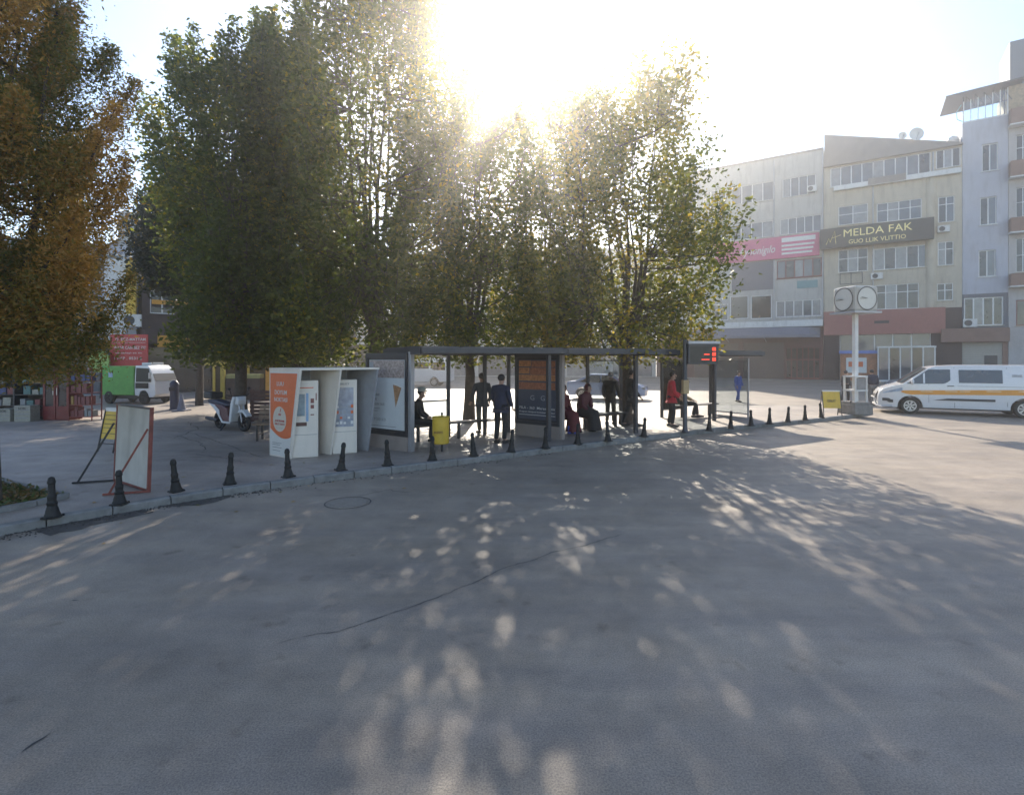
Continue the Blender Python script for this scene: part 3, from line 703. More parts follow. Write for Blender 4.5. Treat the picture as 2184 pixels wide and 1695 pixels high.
# yellow kiosk frame and railings on the left
a = at(440, 853, PZ); t = thing('market_stall', 'dark market stall with a yellow frame and pale counter', 'stall', (a[0], a[1], PZ), .15)
Ys = a[1]; w_ = 62/FPX*Ys*1.1; hh = 88/FPX*Ys
o = MB(); o.box(-.05, w_+.2, -.08, .08, hh-.35, hh); o.box(w_*.42, w_*.55, -.06, .06, 0, hh-.35); o.box(-.03, .1, .9, 1.0, 0, hh); o.box(w_+.05, w_+.17, .9, 1.0, 0, hh); o.build('frame', mat('mustard_paint', (.42,.33,.05), .5, var=.15), t)
o = MB(); o.box(w_*.6, w_*1.6, -.1, .6, 0, hh*.52); o.build('counter', M_darkwall, t)
o = MB(); o.box(w_*.6, w_*1.6, -.12, .62, hh*.52, hh*.62); o.build('counter_top', mat('olive_top', (.25,.26,.10), .5), t)
o = MB(); o.box(w_*1.75, w_*2.0, .0, .3, 0, hh*.85); o.build('side_panel', M_yb, t)
o = MB(); o.box(-.05, w_*2.0, .95, 1.05, 0, hh-.4); o.build('back_panel', M_interior, t)

# ------------------------------------------------------------------ trees
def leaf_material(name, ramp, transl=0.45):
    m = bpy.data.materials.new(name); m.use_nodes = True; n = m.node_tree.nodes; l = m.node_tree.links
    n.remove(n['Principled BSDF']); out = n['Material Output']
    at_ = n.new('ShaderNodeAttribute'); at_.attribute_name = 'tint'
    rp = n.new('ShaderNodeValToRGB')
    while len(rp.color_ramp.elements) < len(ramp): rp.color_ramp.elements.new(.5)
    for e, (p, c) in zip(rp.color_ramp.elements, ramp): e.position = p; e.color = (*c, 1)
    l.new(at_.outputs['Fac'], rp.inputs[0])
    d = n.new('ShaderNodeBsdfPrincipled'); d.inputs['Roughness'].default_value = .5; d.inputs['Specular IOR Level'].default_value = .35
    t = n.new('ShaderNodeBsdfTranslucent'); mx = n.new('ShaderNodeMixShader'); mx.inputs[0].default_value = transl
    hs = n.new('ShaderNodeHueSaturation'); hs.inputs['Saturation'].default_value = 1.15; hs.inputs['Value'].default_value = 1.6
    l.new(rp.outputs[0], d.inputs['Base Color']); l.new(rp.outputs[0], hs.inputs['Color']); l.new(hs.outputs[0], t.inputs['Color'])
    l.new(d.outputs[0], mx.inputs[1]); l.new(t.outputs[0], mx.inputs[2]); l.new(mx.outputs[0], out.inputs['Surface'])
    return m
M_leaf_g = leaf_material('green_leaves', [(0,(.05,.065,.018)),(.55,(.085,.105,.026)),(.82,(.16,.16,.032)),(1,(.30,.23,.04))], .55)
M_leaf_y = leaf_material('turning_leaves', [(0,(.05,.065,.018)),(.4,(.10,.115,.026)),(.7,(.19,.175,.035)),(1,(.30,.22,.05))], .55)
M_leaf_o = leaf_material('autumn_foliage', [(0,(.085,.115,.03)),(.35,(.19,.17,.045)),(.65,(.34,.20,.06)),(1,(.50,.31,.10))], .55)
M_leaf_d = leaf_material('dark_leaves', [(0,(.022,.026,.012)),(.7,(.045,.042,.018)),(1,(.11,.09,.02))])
M_bark = mat('bark', (.075,.06,.048), .9, var=.35, scale=9, bump=.8, bscale=14)

def leaf_mesh(name, cen, size, tint, rs, m, droop=0.0, aspect=1.5):
    n = len(cen)
    a = rs.normal(size=(n,3)); a[:,2] = a[:,2]*.6 - droop; a /= np.linalg.norm(a, axis=1)[:,None]
    b = rs.normal(size=(n,3)); b -= (b*a).sum(1)[:,None]*a; b /= np.linalg.norm(b, axis=1)[:,None]
    c = np.cross(a, b)
    sz = size*(0.6+.8*rs.random(n))[:,None]
    v = np.empty((n,4,3)); v[:,0] = cen-a*sz*aspect*.5; v[:,1] = cen+b*sz*.42+c*sz*.12; v[:,2] = cen+a*sz*aspect*.5; v[:,3] = cen-b*sz*.42+c*sz*.12
    me = bpy.data.meshes.new(name); me.vertices.add(4*n); me.vertices.foreach_set('co', v.reshape(-1))
    me.loops.add(4*n); me.polygons.add(n)
    me.loops.foreach_set('vertex_index', np.arange(4*n, dtype=np.int32)); me.polygons.foreach_set('loop_start', np.arange(0, 4*n, 4, dtype=np.int32))
    at_ = me.attributes.new('tint', 'FLOAT', 'POINT'); at_.data.foreach_set('value', np.repeat(np.clip(tint,0,1), 4).astype(np.float32))
    me.update(calc_edges=True); me.materials.append(m); return me

def tree(name, label, base, H, prof, z0, shoots, seed, leafm, size=.12, trunk_r=.2, bias=0.0, asym=(0,0), per=70, group=None, droop=0.0, clump=.36, aspect=1.5, fork=None, leaders=14, ln0=(.9,2.2), lift=1.0):
    """ascending limbs carry shoots, shoots carry leaves; prof lists (height fraction, radius) of the outline"""
    rs = np.random.RandomState(seed); rr = random.Random(seed)
    t = thing(name, label, 'tree', (base[0], base[1], base[2]), 0, group)
    def rad(f_):
        for (a, ra), (b, rb) in zip(prof, prof[1:]):
            if f_ <= b: return ra+(rb-ra)*(f_-a)/(b-a)
        return prof[-1][1]
    tr = MB(); th = fork or max(z0*.9, H*.2)
    tr.tube([(0,0,-.05),(0.02,0.01,th*.35),(.05,-.03,th*.75),(asym[0]*.1,asym[1]*.1,th*1.1)], [trunk_r*1.3,trunk_r,trunk_r*.9,trunk_r*.8], 12)
    top = Vector((asym[0]*.1, asym[1]*.1, th*1.05)); tips = []; nl = 10
    for k in range(nl):
        an = 2*math.pi*(k+.5*rr.random())/nl; zf = rr.uniform(.68,.97); rho = rad(zf)*(.75 if k % 3 else .15)*rr.uniform(.7,1.0)
        e = Vector((math.cos(an)*rho+asym[0]*zf, math.sin(an)*rho+asym[1]*zf, z0+(H-z0)*zf))
        mid = top.lerp(e, .42)+Vector((math.cos(an)*rho*.3+rr.uniform(-.35,.35), math.sin(an)*rho*.3+rr.uniform(-.35,.35), 0))
        pts = [top*.92, top.lerp(mid,.5)+Vector((math.cos(an)*rho*.15, math.sin(an)*rho*.15, 0)), mid, mid.lerp(e,.5)+Vector((rr.uniform(-.3,.3),rr.uniform(-.3,.3),0)), e]
        tr.tube(pts, [trunk_r*.6,trunk_r*.38,trunk_r*.24,trunk_r*.12,.010], 7); tips.append(pts)
    cl = []; tn = []; allp = [x for L_ in tips for x in L_[1:]]
    for s_ in range(shoots+leaders):
        lead = s_ >= shoots
        zf = rr.uniform(.0,.965)**1.2 if not lead else rr.uniform(.80,.97)
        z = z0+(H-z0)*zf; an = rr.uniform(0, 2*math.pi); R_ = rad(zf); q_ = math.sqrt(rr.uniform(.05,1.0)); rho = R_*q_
        p = Vector((asym[0]*zf+math.cos(an)*rho, asym[1]*zf+math.sin(an)*rho, z))
        lean = Vector((math.cos(an)*(.32+.6*(1-lift)), math.sin(an)*.32, lift)).normalized()
        ln = rr.uniform(*ln0)*(H/12)**.5
        if lead: ln *= 1.25
        q = min(allp, key=lambda x: (x-p).length+max(0, x.z-p.z)*2)
        tr.tube([q, q.lerp(p,.55)+Vector((0,0,-.12)), p, p+lean*ln*.8], [.03,.024,.016,.005], 5, cap=False)
        m_ = 7; sb = rr.gauss(0,.17)
        for j in range(m_):
            f_ = j/(m_-1); c = p+lean*ln*(f_-.3)
            w_ = clump*(1.2-.85*f_)*(.62 if lead else 1.0)
            k = int(per*(1.0-.5*f_)*(.7 if lead else 1))
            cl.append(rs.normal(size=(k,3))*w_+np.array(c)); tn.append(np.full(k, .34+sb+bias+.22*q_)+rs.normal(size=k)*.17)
    cen = np.vstack(cl); ti = np.concatenate(tn)
    keep = cen[:,2] > z0-.4+.3*rs.random(len(cen)); cen, ti = cen[keep], ti[keep]
    tr.build('trunk', M_bark, t, smooth=True)
    put('crown', leaf_mesh('crown', cen, size, ti, rs, leafm, droop, aspect), t)
    return t
def gpos(x, Y): return ((x-CXP)/FPX*Y, Y, PZ)
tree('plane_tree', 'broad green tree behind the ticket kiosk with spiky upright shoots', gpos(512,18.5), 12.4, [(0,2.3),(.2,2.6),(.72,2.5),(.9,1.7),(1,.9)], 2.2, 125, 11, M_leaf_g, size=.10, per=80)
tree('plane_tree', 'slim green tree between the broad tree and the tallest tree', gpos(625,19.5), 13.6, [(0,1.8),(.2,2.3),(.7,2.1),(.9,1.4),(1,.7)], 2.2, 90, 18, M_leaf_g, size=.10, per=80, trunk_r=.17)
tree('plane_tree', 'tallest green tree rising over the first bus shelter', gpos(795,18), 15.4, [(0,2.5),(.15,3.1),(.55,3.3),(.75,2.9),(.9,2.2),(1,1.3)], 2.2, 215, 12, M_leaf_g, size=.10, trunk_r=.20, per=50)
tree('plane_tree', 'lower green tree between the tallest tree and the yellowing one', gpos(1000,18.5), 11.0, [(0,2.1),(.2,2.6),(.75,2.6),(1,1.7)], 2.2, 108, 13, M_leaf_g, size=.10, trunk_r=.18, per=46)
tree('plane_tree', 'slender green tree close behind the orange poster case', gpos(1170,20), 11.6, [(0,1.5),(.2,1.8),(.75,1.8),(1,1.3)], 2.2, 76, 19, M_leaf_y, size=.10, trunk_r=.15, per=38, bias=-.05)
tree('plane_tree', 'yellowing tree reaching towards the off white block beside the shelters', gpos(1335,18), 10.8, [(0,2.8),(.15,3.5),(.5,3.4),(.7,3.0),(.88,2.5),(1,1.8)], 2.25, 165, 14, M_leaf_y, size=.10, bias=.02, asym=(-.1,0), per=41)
tree('plane_tree', 'high crowned dark tree standing before the dark house with yellow bands', gpos(425,25), 10.5, [(0,2.0),(.3,2.7),(.7,2.2),(1,.6)], 5.2, 80, 15, M_leaf_d, trunk_r=.14, size=.12, per=75)
tree('plane_tree', 'dark tree standing behind the motorcycle and slatted wall', gpos(590,23), 10, [(0,2.2),(.3,2.8),(.7,2.4),(1,.6)], 2.0, 90, 16, M_leaf_d, trunk_r=.15, size=.12, per=75)
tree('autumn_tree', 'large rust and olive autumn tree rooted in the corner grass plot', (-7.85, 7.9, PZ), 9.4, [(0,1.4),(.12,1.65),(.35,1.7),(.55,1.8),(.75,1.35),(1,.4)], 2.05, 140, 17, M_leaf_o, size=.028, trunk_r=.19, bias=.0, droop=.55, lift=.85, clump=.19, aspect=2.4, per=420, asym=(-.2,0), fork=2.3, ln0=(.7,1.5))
# ------------------------------------------------------------------ bollards
def make_bollard():
    t = thing('bollard', 'short black cast iron bollard standing along the kerb', 'bollard', group='bollards along the kerb')
    o = MB(); o.lathe([(.125,0),(.125,.018),(.105,.03),(.10,.05),(.088,.075),(.083,.11),(.066,.17),(.060,.19)], 18)
    for k in range(4):
        a = math.pi/4+k*math.pi/2; o.lathe([(.022,0),(.022,.022),(.012,.03)], 8, (.125*math.cos(a), .125*math.sin(a), 0))
    o.build('base', M_iron, t, smooth=True)
    o = MB(); o.lathe([(.066,.185),(.07,.2),(.07,.225),(.06,.235),(.055,.26),(.059,.30),(.061,.33),(.052,.345),(.047,.36),(.044,.50),(.043,.51)], 18); o.build('shaft', M_iron, t, smooth=True)
    o = MB(); o.lathe([(.045,.505),(.053,.515),(.053,.545),(.047,.555),(.046,.575),(.035,.60),(.012,.612)], 18); o.build('cap', M_iron, t, smooth=True)
    return t
bp = [(112,1103),(255,1075),(376,1048),(490,1032),(615,1017),(727,1003),(827,993),(922,982),(1010,973),(1090,964),(1163,956),(1232,947),(1297,941),(1373,931),(1512,919),(1558,914),(1602,908),(1641,904),(1680,900),(1717,896),(1752,891),(1815,883)]
b0 = make_bollard()
BL = ['beside the corner grass plot', 'in front of the white notice board', 'just past the white notice board', 'on the open kerb between notice board and ticket kiosk', 'in front of the orange kiosk panel', 'in front of the second kiosk bay', 'in front of the white poster case', 'beside the yellow litter bin', 'in front of the first shelter seat', 'before the person in the dark jacket', 'at the foot of the orange poster case', 'before the seated person in maroon', 'before the seated person leaning forward', 'at the front column of the second shelter', 'just past the electronic display post', 'on the open run before the yellow folding sign', 'on the open run before the yellow folding sign', 'on the open run before the yellow folding sign', 'on the open run before the yellow folding sign', 'on the open run before the yellow folding sign', 'next to the yellow folding sign', 'in front of the clock plinth']
for i, (x, y) in enumerate(bp):
    b = b0 if i == 0 else copy_tree(b0)
    b['label'] = 'short black iron bollard ' + BL[i]; b.location = at(x, y, PZ); b.rotation_euler = (rnd.gauss(0,.04), rnd.gauss(0,.04), rnd.random()*3); s_ = rnd.uniform(.84,.92); b.scale = (.90, .90, s_)

# ------------------------------------------------------------------ leaning white board with red frame, yellow board
pl = Vector(at(243,1026,PZ)); pr = Vector(at(315,1050,PZ)); d = pr-pl; W_ = d.length
t = thing('notice_board', 'blank white board in a rusty red frame propped by two braces', 'notice board', pl, math.atan2(d.y, d.x))
Hb = 1.36; lean = .05
M_board = mat('dirty_white_board', (.52,.50,.46), .7, var=.10, scale=3, dirt=.3); M_rf = mat('rusty_red_frame', (.20,.05,.035), .6, var=.3, scale=8)
o = MB(); o.add([(.03,0,.05),(W_-.03,0,.05),(W_-.03,lean,Hb),(.03,lean,Hb),(.03,.03,.05),(W_-.03,.03,.05),(W_-.03,lean+.03,Hb),(.03,lean+.03,Hb)], [(0,1,2,3),(7,6,5,4),(0,4,5,1),(1,5,6,2),(2,6,7,3),(3,7,4,0)]); o.build('panel', M_board, t)
o = MB(); o.bar((0.01,.015,0),(0.01,lean+.015,Hb+.02),.04,.05); o.bar((W_-.01,.015,0),(W_-.01,lean+.015,Hb+.02),.04,.05); o.bar((0,.017,.03),(W_,.017,.03),.04,.04); o.build('frame', M_rf, t)
o = MB(); o.bar((0,lean+.015,Hb),(W_,lean+.015,Hb),.05,.03); o.build('top_rail', M_dark, t)
c_, s_ = math.cos(-math.atan2(d.y,d.x)), math.sin(-math.atan2(d.y,d.x))
for x, mm in ((0.0, M_dark), (W_, M_rf)):
    fx, fy = -.50, -.18; fv = (fx*c_-fy*s_, fx*s_+fy*c_)
    o = MB(); o.bar((x, 0.0, Hb*.76), (x+fv[0], fv[1], .02), .028); o.build('brace', mm, t)
    o = MB(); o.bar((x, 0.0, .02), (x+fv[0]*1.15, fv[1]*1.15, .02), .03); o.build('foot', mm, t)
a = at(213,962,PZ); t = thing('folding_sign', 'yellow folding sign with dark lines standing behind the white board', 'sign', a, -.35)
o = MB(); o.add([(.03,0,.30),(.52,0,.30),(.52,.12,.93),(.03,.12,.93),(.03,.02,.30),(.52,.02,.30),(.52,.14,.93),(.03,.14,.93)], [(0,1,2,3),(7,6,5,4),(0,4,5,1),(1,5,6,2),(2,6,7,3),(3,7,4,0)]); o.build('panel', M_yellow, t)
o = MB()
for z in (.42,.55,.64,.74,.84): y = (z-.3)/.63*.12; o.box(.05,.50,y-.006,y+.002,z,z+.012)
o.build('print', M_ink, t)
o = MB(); o.box(.05,.50,.10,.15,.94,1.02); o.build('top_plate', M_paper, t)
for x in (0.01,.54):
    o = MB(); o.bar((x,-.06,0),(x,.13,.98),.028); o.bar((x,.42,0),(x,.14,.98),.028); o.build('leg', M_dark, t)
o = MB(); o.bar((0,-.03,.2),(.55,-.03,.2),.02); o.build('crossbar', M_dark, t)

# ------------------------------------------------------------------ grass plot in the corner
corner = [Vector(P(*q)[:2]) for q in ((-420,1180),(-120,1120),(0,1092),(75,1078),(140,1062),(100,1052),(40,1040),(0,1028),(-200,1000),(-420,1040))]
o = MB(); o.add([(p.x,p.y,PZ+.03) for p in corner], [tuple(range(len(corner)))]); tag(o.build('soil', mat('leafy_soil', (.10,.075,.045), .9, var=.5, scale=18, bump=.8)), kind='structure')
ce = tag(thing('plot_edging', None, None), kind='structure')
for a, b in zip(corner, corner[1:]+corner[:1]):
    o = MB(); o.bar((a.x,a.y,PZ+.03),(b.x,b.y,PZ+.03),.10,.09); o.build('edging_stone', M_concrete, ce)
def inside(p, poly):
    c = False
    for a, b in zip(poly, poly[1:]+poly[:1]):
        if (a.y > p[1]) != (b.y > p[1]) and p[0] < (b.x-a.x)*(p[1]-a.y)/(b.y-a.y)+a.x: c = not c
    return c
rs = np.random.RandomState(3); xsr = [p.x for p in corner]; ysr = [p.y for p in corner]; pts = []
while len(pts) < 9000:
    p = (rs.uniform(-12, max(xsr)), rs.uniform(min(ysr), max(ysr)))
    if inside(p, corner): pts.append(p)
pts = np.array(pts); n = len(pts)
cen = np.column_stack([pts, PZ+.03+np.abs(rs.normal(size=n))*.025])
tag(put('grass', leaf_mesh('grass', cen, .05, rs.random(n)*.9, rs, leaf_material('grass_blades', [(0,(.05,.085,.02)),(.45,(.10,.11,.03)),(.7,(.20,.12,.05)),(1,(.28,.17,.07))], .25), 0, 2.0)), 'short grass and fallen brown leaves in the corner plot', 'grass', kind='stuff')
# fallen leaves on plaza and road edge
pts = []
for k in range(500):
    i = rs.randint(0, len(st)-1); p = st[i]; pts.append((p.x+rs.normal()*1.6, p.y+rs.normal()*1.2+.6))
pts = [(x, y, (PZ if (st[min(range(len(st)), key=lambda j: (st[j].x-x)**2)].y+.12 < y) else 0)+.006) for x, y in pts if abs(x) < 13]
cen = np.array(pts); v = leaf_mesh('fallen_leaves', cen, .055, rs.random(len(cen)), rs, M_leaf_o, 0, 1.4)
co = np.empty(len(v.vertices)*3); v.vertices.foreach_get('co', co); co = co.reshape(-1,3); base = np.repeat(cen[:,2],4); co[:,2] = base+np.abs(co[:,2]-base)*.25; v.vertices.foreach_set('co', co.reshape(-1)); v.update()
tag(put('fallen_leaves', v), 'scattered dry leaves lying on the plaza and gutter', 'leaves', kind='stuff')

# ------------------------------------------------------------------ ticket kiosk
k0 = Vector(at(577,970,PZ)); pdir = Vector((.82,-.57)).normalized(); step = Vector((.70,.50))
kt = thing('ticket_kiosk', 'white two bay ticket kiosk with slanted walls and an orange end panel', 'kiosk', k0, 0)
KH = 1.93; TB, TT = .80, 1.16        # blade depth at the foot and at the top
nrm = Vector((-pdir.y, pdir.x)).normalized()*.045
def blade(off, name, mm):
    q = [(Vector((0,0)),0),(pdir*TB,0),(pdir*TT,KH),(Vector((0,0)),KH)]
    o = MB(); vs = [(*(off+p-nrm*.5), z) for p, z in q]+[(*(off+p+nrm*.5), z) for p, z in q]
    o.add(vs, [(0,1,2,3),(7,6,5,4)]+[(i,i+4,(i+1)%4+4,(i+1)%4) for i in range(4)]); return o.build(name, mm, kt)
M_kw = mat('kiosk_white', (.74,.67,.58), .45, var=.04, dirt=.12); M_kg = mat('kiosk_grey', (.30,.31,.33), .5, var=.08)
blade(Vector((0,0)), 'side_wall', M_kw); blade(step, 'side_wall', M_kw); blade(step*2, 'side_wall', M_kg)
o = MB(); sp = step*2+step.normalized()*.03; st0 = -step.normalized()*.03
q = [st0, st0+pdir*TT, sp+pdir*TT, sp]; o.add([(*p, KH-.0) for p in q]+[(*p, KH+.045) for p in q], [(0,3,2,1),(4,5,6,7)]+[(i,(i+1)%4,(i+1)%4+4,i+4) for i in range(4)]); o.build('roof', M_kw, kt)
for k in range(2):
    a = step*k+step.normalized()*.04; b = step*(k+1)-step.normalized()*.04; a += pdir*.05; b += pdir*.05
    o = MB(); dd = pdir*.03; q = [a, a+dd, b+dd, b]; o.add([(*p, .02) for p in q]+[(*p, KH-.01) for p in q], [(0,3,2,1),(4,5,6,7)]+[(i,(i+1)%4,(i+1)%4+4,i+4) for i in range(4)]); o.build('back_panel', M_kg, kt)
# printed end panel: orange field, pale egg shape, lettering
ez = lambda z: TB+(TT-TB)*z/KH
def panel_pts(pts, lift): 
    n2 = -nrm.normalized()*(.0225+lift); return [(*(pdir*u+n2), z) for u, z in pts]
def flat(name, pts, mm, lift): 
    o = MB(); o.add(panel_pts(pts, lift), [tuple(range(len(pts)))]); return o.build(name, mm, kt)
flat('panel_print', [(.02,.03),(ez(.03)-.05,.03),(ez(KH)-.06,KH-.04),(.02,KH-.04)], M_paper, .002)
cur = [(.05+ (ez(.7)-.12)*f_, .56-.0*f_-.16*math.sin(math.pi*min(1,f_*.85))) for f_ in [i/12 for i in range(13)]]
cur = [(.035,.62)]+[(.035+(ez(.55)-.12)*i/12, .62-.20*math.sin(math.pi*.72*i/12)) for i in range(1,13)]
flat('panel_print', cur+[(ez(KH-.12)-.07,KH-.07),(.035,KH-.07)], M_orange, .004)
flat('panel_print', [(.40+.255*math.cos(2*math.pi*k/28)*(1 if math.sin(2*math.pi*k/28)>0 else 1), .82+(.30 if math.sin(2*math.pi*k/28)>0 else .26)*math.sin(2*math.pi*k/28)) for k in range(28)], mat('egg_print', (.62,.55,.46), .45, var=.04), .006)
prz = math.atan2(pdir.y, pdir.x)
def ptext(s, size, u, z, mm, w=None):
    n2 = -nrm.normalized()*.0305; p = pdir*u+n2; return lettering(s, size, mm, kt, (p.x, p.y, z), (R(90),0,prz), extrude=.002, width=w)
ptext('LUU', .13, .43, 1.62, M_paper, .26); ptext('DOYUM', .14, .45, 1.43, M_paper, .46); ptext('NOKTASI', .13, .45, 1.27, M_paper, .50)
ptext('ete', .10, .41, .95, M_red, .10); ptext('ELEKTRONIK', .06, .41, .80, M_red, .36); ptext('BILET BAYI', .06, .41, .73, M_red, .36); ptext('- - - - - -', .05, .41, .65, M_grey_ink, .26)
flat('panel_print', [(.41,1.0),(.44,1.0),(.47,1.09),(.44,1.07)], M_red, .008)
for k, z in enumerate((.30,.26,.20,.13)): flat('panel_print', [(.12,z),(.48-.06*(k%2),z),(.48-.06*(k%2),z+.012),(.12,z+.012)], M_grey_ink, .005)
# the two machines
def machine(label, off, second):
    mp = k0.to_2d()+off; u = Vector((.94,.34)).normalized()
    t = thing('ticket_machine', label, 'ticket machine', (mp.x, mp.y, PZ), math.atan2(u.y, u.x))
    w_, h_ = .54, 1.70
    o = MB(); o.box(0, w_, 0, .42, 0, h_); o.build('cabinet', M_kw, t, bevel=.015)
    o = MB(); o.box(.02, w_-.02, -.004, .001, .50, .508); o.build('door_joint', M_grey_ink, t)
    if not second:
        o = MB(); o.box(.10,.26,-.012,.0,.92,1.40); o.build('screen', mat('machine_screen', (.25,.32,.35), .1, var=.3, spec=.6), t)  # screen has a plain grey-blue base colour
        o = MB(); o.box(.285,.335,-.012,.0,.80,1.42); o.build('card_strip', mat('blue_print', (.25,.38,.55), .4), t)
        o = MB(); o.box(.08,.30,-.015,.0,.70,.78); o.build('ticket_slot', mat('slot_brown', (.10,.04,.03), .5), t)
        for (a, b, c, e) in ((.38,.45,1.20,1.30),(.38,.45,1.08,1.16),(.38,.45,.93,.955)):
            o = MB(); o.box(a,b,-.012,0,c,e); o.build('reader', mat('reader_red', (.22,.07,.06), .5), t)
        o = MB(); o.box(.06,.44,-.006,0,1.53,1.55); o.build('stripe', M_orange, t)
        o = MB(); o.box(.485,.505,-.008,0,1.26,1.42); o.build('handle', mat('reader_red', (.22,.07,.06)), t)
    else:
        o = MB(); o.box(.05,.46,-.008,0,.62,1.52); o.build('vending_window', mat('pale_glass', (.33,.35,.40), .1, var=.3, scale=6, spec=.7), t)
        r_ = random.Random(4)
        for zz in (.68,.80,.92,1.05):
            for xx in (.08,.16,.24,.33,.40):
                o = MB(); o.box(xx,xx+.055,-.014,-.008,zz,zz+r_.uniform(.04,.08)); o.build('goods_label', r_.choice([M_paper,M_orange,M_kg,M_paper]), t)
        lettering('BILET', .05, M_grey_ink, t, (.27,-.010,1.60), extrude=.002, width=.2)
    return t
machine('white ticket machine with a small screen next to the orange panel', pdir*TB*.96+Vector((.03,.02)), False)
machine('pale vending machine with a tall window in the second kiosk bay', pdir*TB*.96+step*1.02+Vector((.03,.02)), True)

# ------------------------------------------------------------------ bench by the kiosk
def bench(name, label, loc, rz, L=1.8, back=True, mslat=None):
    t = thing(name, label, 'bench', loc, rz)
    for k in range(4): o = MB(); o.box(0, L, -.02+.11*k, .07+.11*k, .42, .46); o.build('seat_slat', mslat or M_wood, t)
    if back:
        for k in range(3): o = MB(); y = .44+.045*k; z = .54+.13*k; o.add([(0,y,z),(L,y,z),(L,y+.035,z+.10),(0,y+.035,z+.10),(0,y+.03,z),(L,y+.03,z),(L,y+.065,z+.10),(0,y+.065,z+.10)], [(0,1,2,3),(7,6,5,4),(0,4,5,1),(1,5,6,2),(2,6,7,3),(3,7,4,0)]); o.build('back_slat', mslat or M_wood, t)
    for x in (.12, L-.12):
        for y in (.02,.40): o = MB(); o.bar((x,y,0),(x,y,.42),.05); o.build('leg', M_dark, t)
        o = MB(); o.bar((x,0,.40),(x,.45,.40),.05,.03); o.bar((x,.04,.16),(x,.38,.16),.03)
        if back: o.bar((x,.42,.40),(x,.62,.92),.05,.03)
        o.build('bracket', M_dark, t)
    return t
bench('park_bench', 'wooden slatted bench on dark legs beside the ticket kiosk', at(538,941,PZ), .10, 1.7)

# ------------------------------------------------------------------ bus shelters
SA = Vector((-2.3, 12.2)); sd = Vector((.86,.51)).normalized(); sn = Vector((-sd.y, sd.x)); SRZ = math.atan2(sd.y, sd.x)
def sp_(s, n_): p = SA+sd*s+sn*n_; return p
M_clear = mat('shelter_glass', (.82,.86,.88), .03, var=.02, trans=1.0)
M_glz = M_clear
def glass_mat():
    m = bpy.data.materials.new('thin_glass'); m.use_nodes = True; n = m.node_tree.nodes; l = m.node_tree.links
    n.remove(n['Principled BSDF']); a = n.new('ShaderNodeBsdfTransparent'); a.inputs[0].default_value = (.80,.84,.86,1)
    g_ = n.new('ShaderNodeBsdfGlossy'); g_.inputs['Roughness'].default_value = .05; f_ = n.new('ShaderNodeFresnel'); f_.inputs[0].default_value = 1.45
    x = n.new('ShaderNodeMixShader'); l.new(f_.outputs[0], x.inputs[0]); l.new(a.outputs[0], x.inputs[1]); l.new(g_.outputs[0], x.inputs[2]); l.new(x.outputs[0], n['Material Output'].inputs[0]); return m
M_glz = glass_mat()
def shelter(label, s0, L, n0, D, fcols, bcols, panes, zr=2.36, seats=True, gaps=()):
    p = sp_(s0, n0); t = thing('bus_shelter', label, 'bus shelter', (p.x, p.y, PZ), SRZ)
    o = MB(); x0, x1, y0, y1 = .02, L+.25, -.35, D+.25
    o.bar((x0,y0,zr),(x1,y0,zr),.06,.10); o.bar((x0,y1,zr),(x1,y1,zr),.08,.16); o.bar((x0,y0,zr),(x0,y1,zr),.08,.16); o.bar((x1,y0,zr),(x1,y1,zr),.08,.16)
    nb = int(L/.9)
    for k in range(1, nb): x = x0+(x1-x0)*k/nb; o.bar((x,y0,zr+.02),(x,y1,zr+.02),.05,.10)
    o.build('roof_frame', M_shelter, t)
    for k in range(nb):
        xa, xb = x0+(x1-x0)*k/nb+.03, x0+(x1-x0)*(k+1)/nb-.03
        o = MB(); o.box(xa, xb, y0+.03, y1-.03-(.35 if k in gaps else 0), zr+.085, zr+.11); o.build('roof_panel', M_shelter, t)
    o = MB(); o.box(x0-.02,x1+.02,y0-.06,y0-.042,zr-.05,zr+.08); o.build('roof_fascia', M_shelter, t)
    for x, y, w_ in [(x, 0.0, .10) for x in fcols]+[(x, D, .085) for x in bcols]:
        o = MB(); o.box(x-w_/2, x+w_/2, y-w_/2, y+w_/2, 0, zr-.08); o.build('column', M_shelter, t)
    for xa, xb, z0, z1 in panes:
        o = MB(); o.box(xa+.06, xb-.06, D-.006, D+.006, z0, z1); o.build('glass_pane', M_glz, t)
        o = MB(); o.bar((xa,D,z0-.02),(xb,D,z0-.02),.04); o.bar((xa,D,z1+.02),(xb,D,z1+.02),.04); o.build('glass_rail', M_shelter, t)
    if seats:
        o = MB(); o.box(.35, L-.35, D-.62, D-.22, .43, .47); o.build('seat', M_dark, t, bevel=.01)
        for x in (.7, L/2, L-.7): o = MB(); o.bar((x,D-.42,0),(x,D-.42,.43),.07); o.build('seat_leg', M_dark, t)
    return t
shelter('first bus shelter, open grey frame beside the white poster case', 0.1, 3.75, 0, 2.1, [3.7], [0.1,1.75,2.9,3.7], [(0.1,1.75,.35,1.0)], gaps=(1,3))
shelter('second bus shelter, grey frame behind the orange poster case', 4.15, 3.9, 0, 1.8, [2.75], [0.1,1.35,2.4,3.8], [(0.1,1.35,.4,2.1),(2.4,3.8,.35,2.1)], gaps=(2,))
shelter('small end bus shelter with a glazed end wall past the display post', 10.6, 2.9, .9, 1.7, [0.9], [0.1,2.8], [(0.1,1.4,.3,2.1)], gaps=(1,))
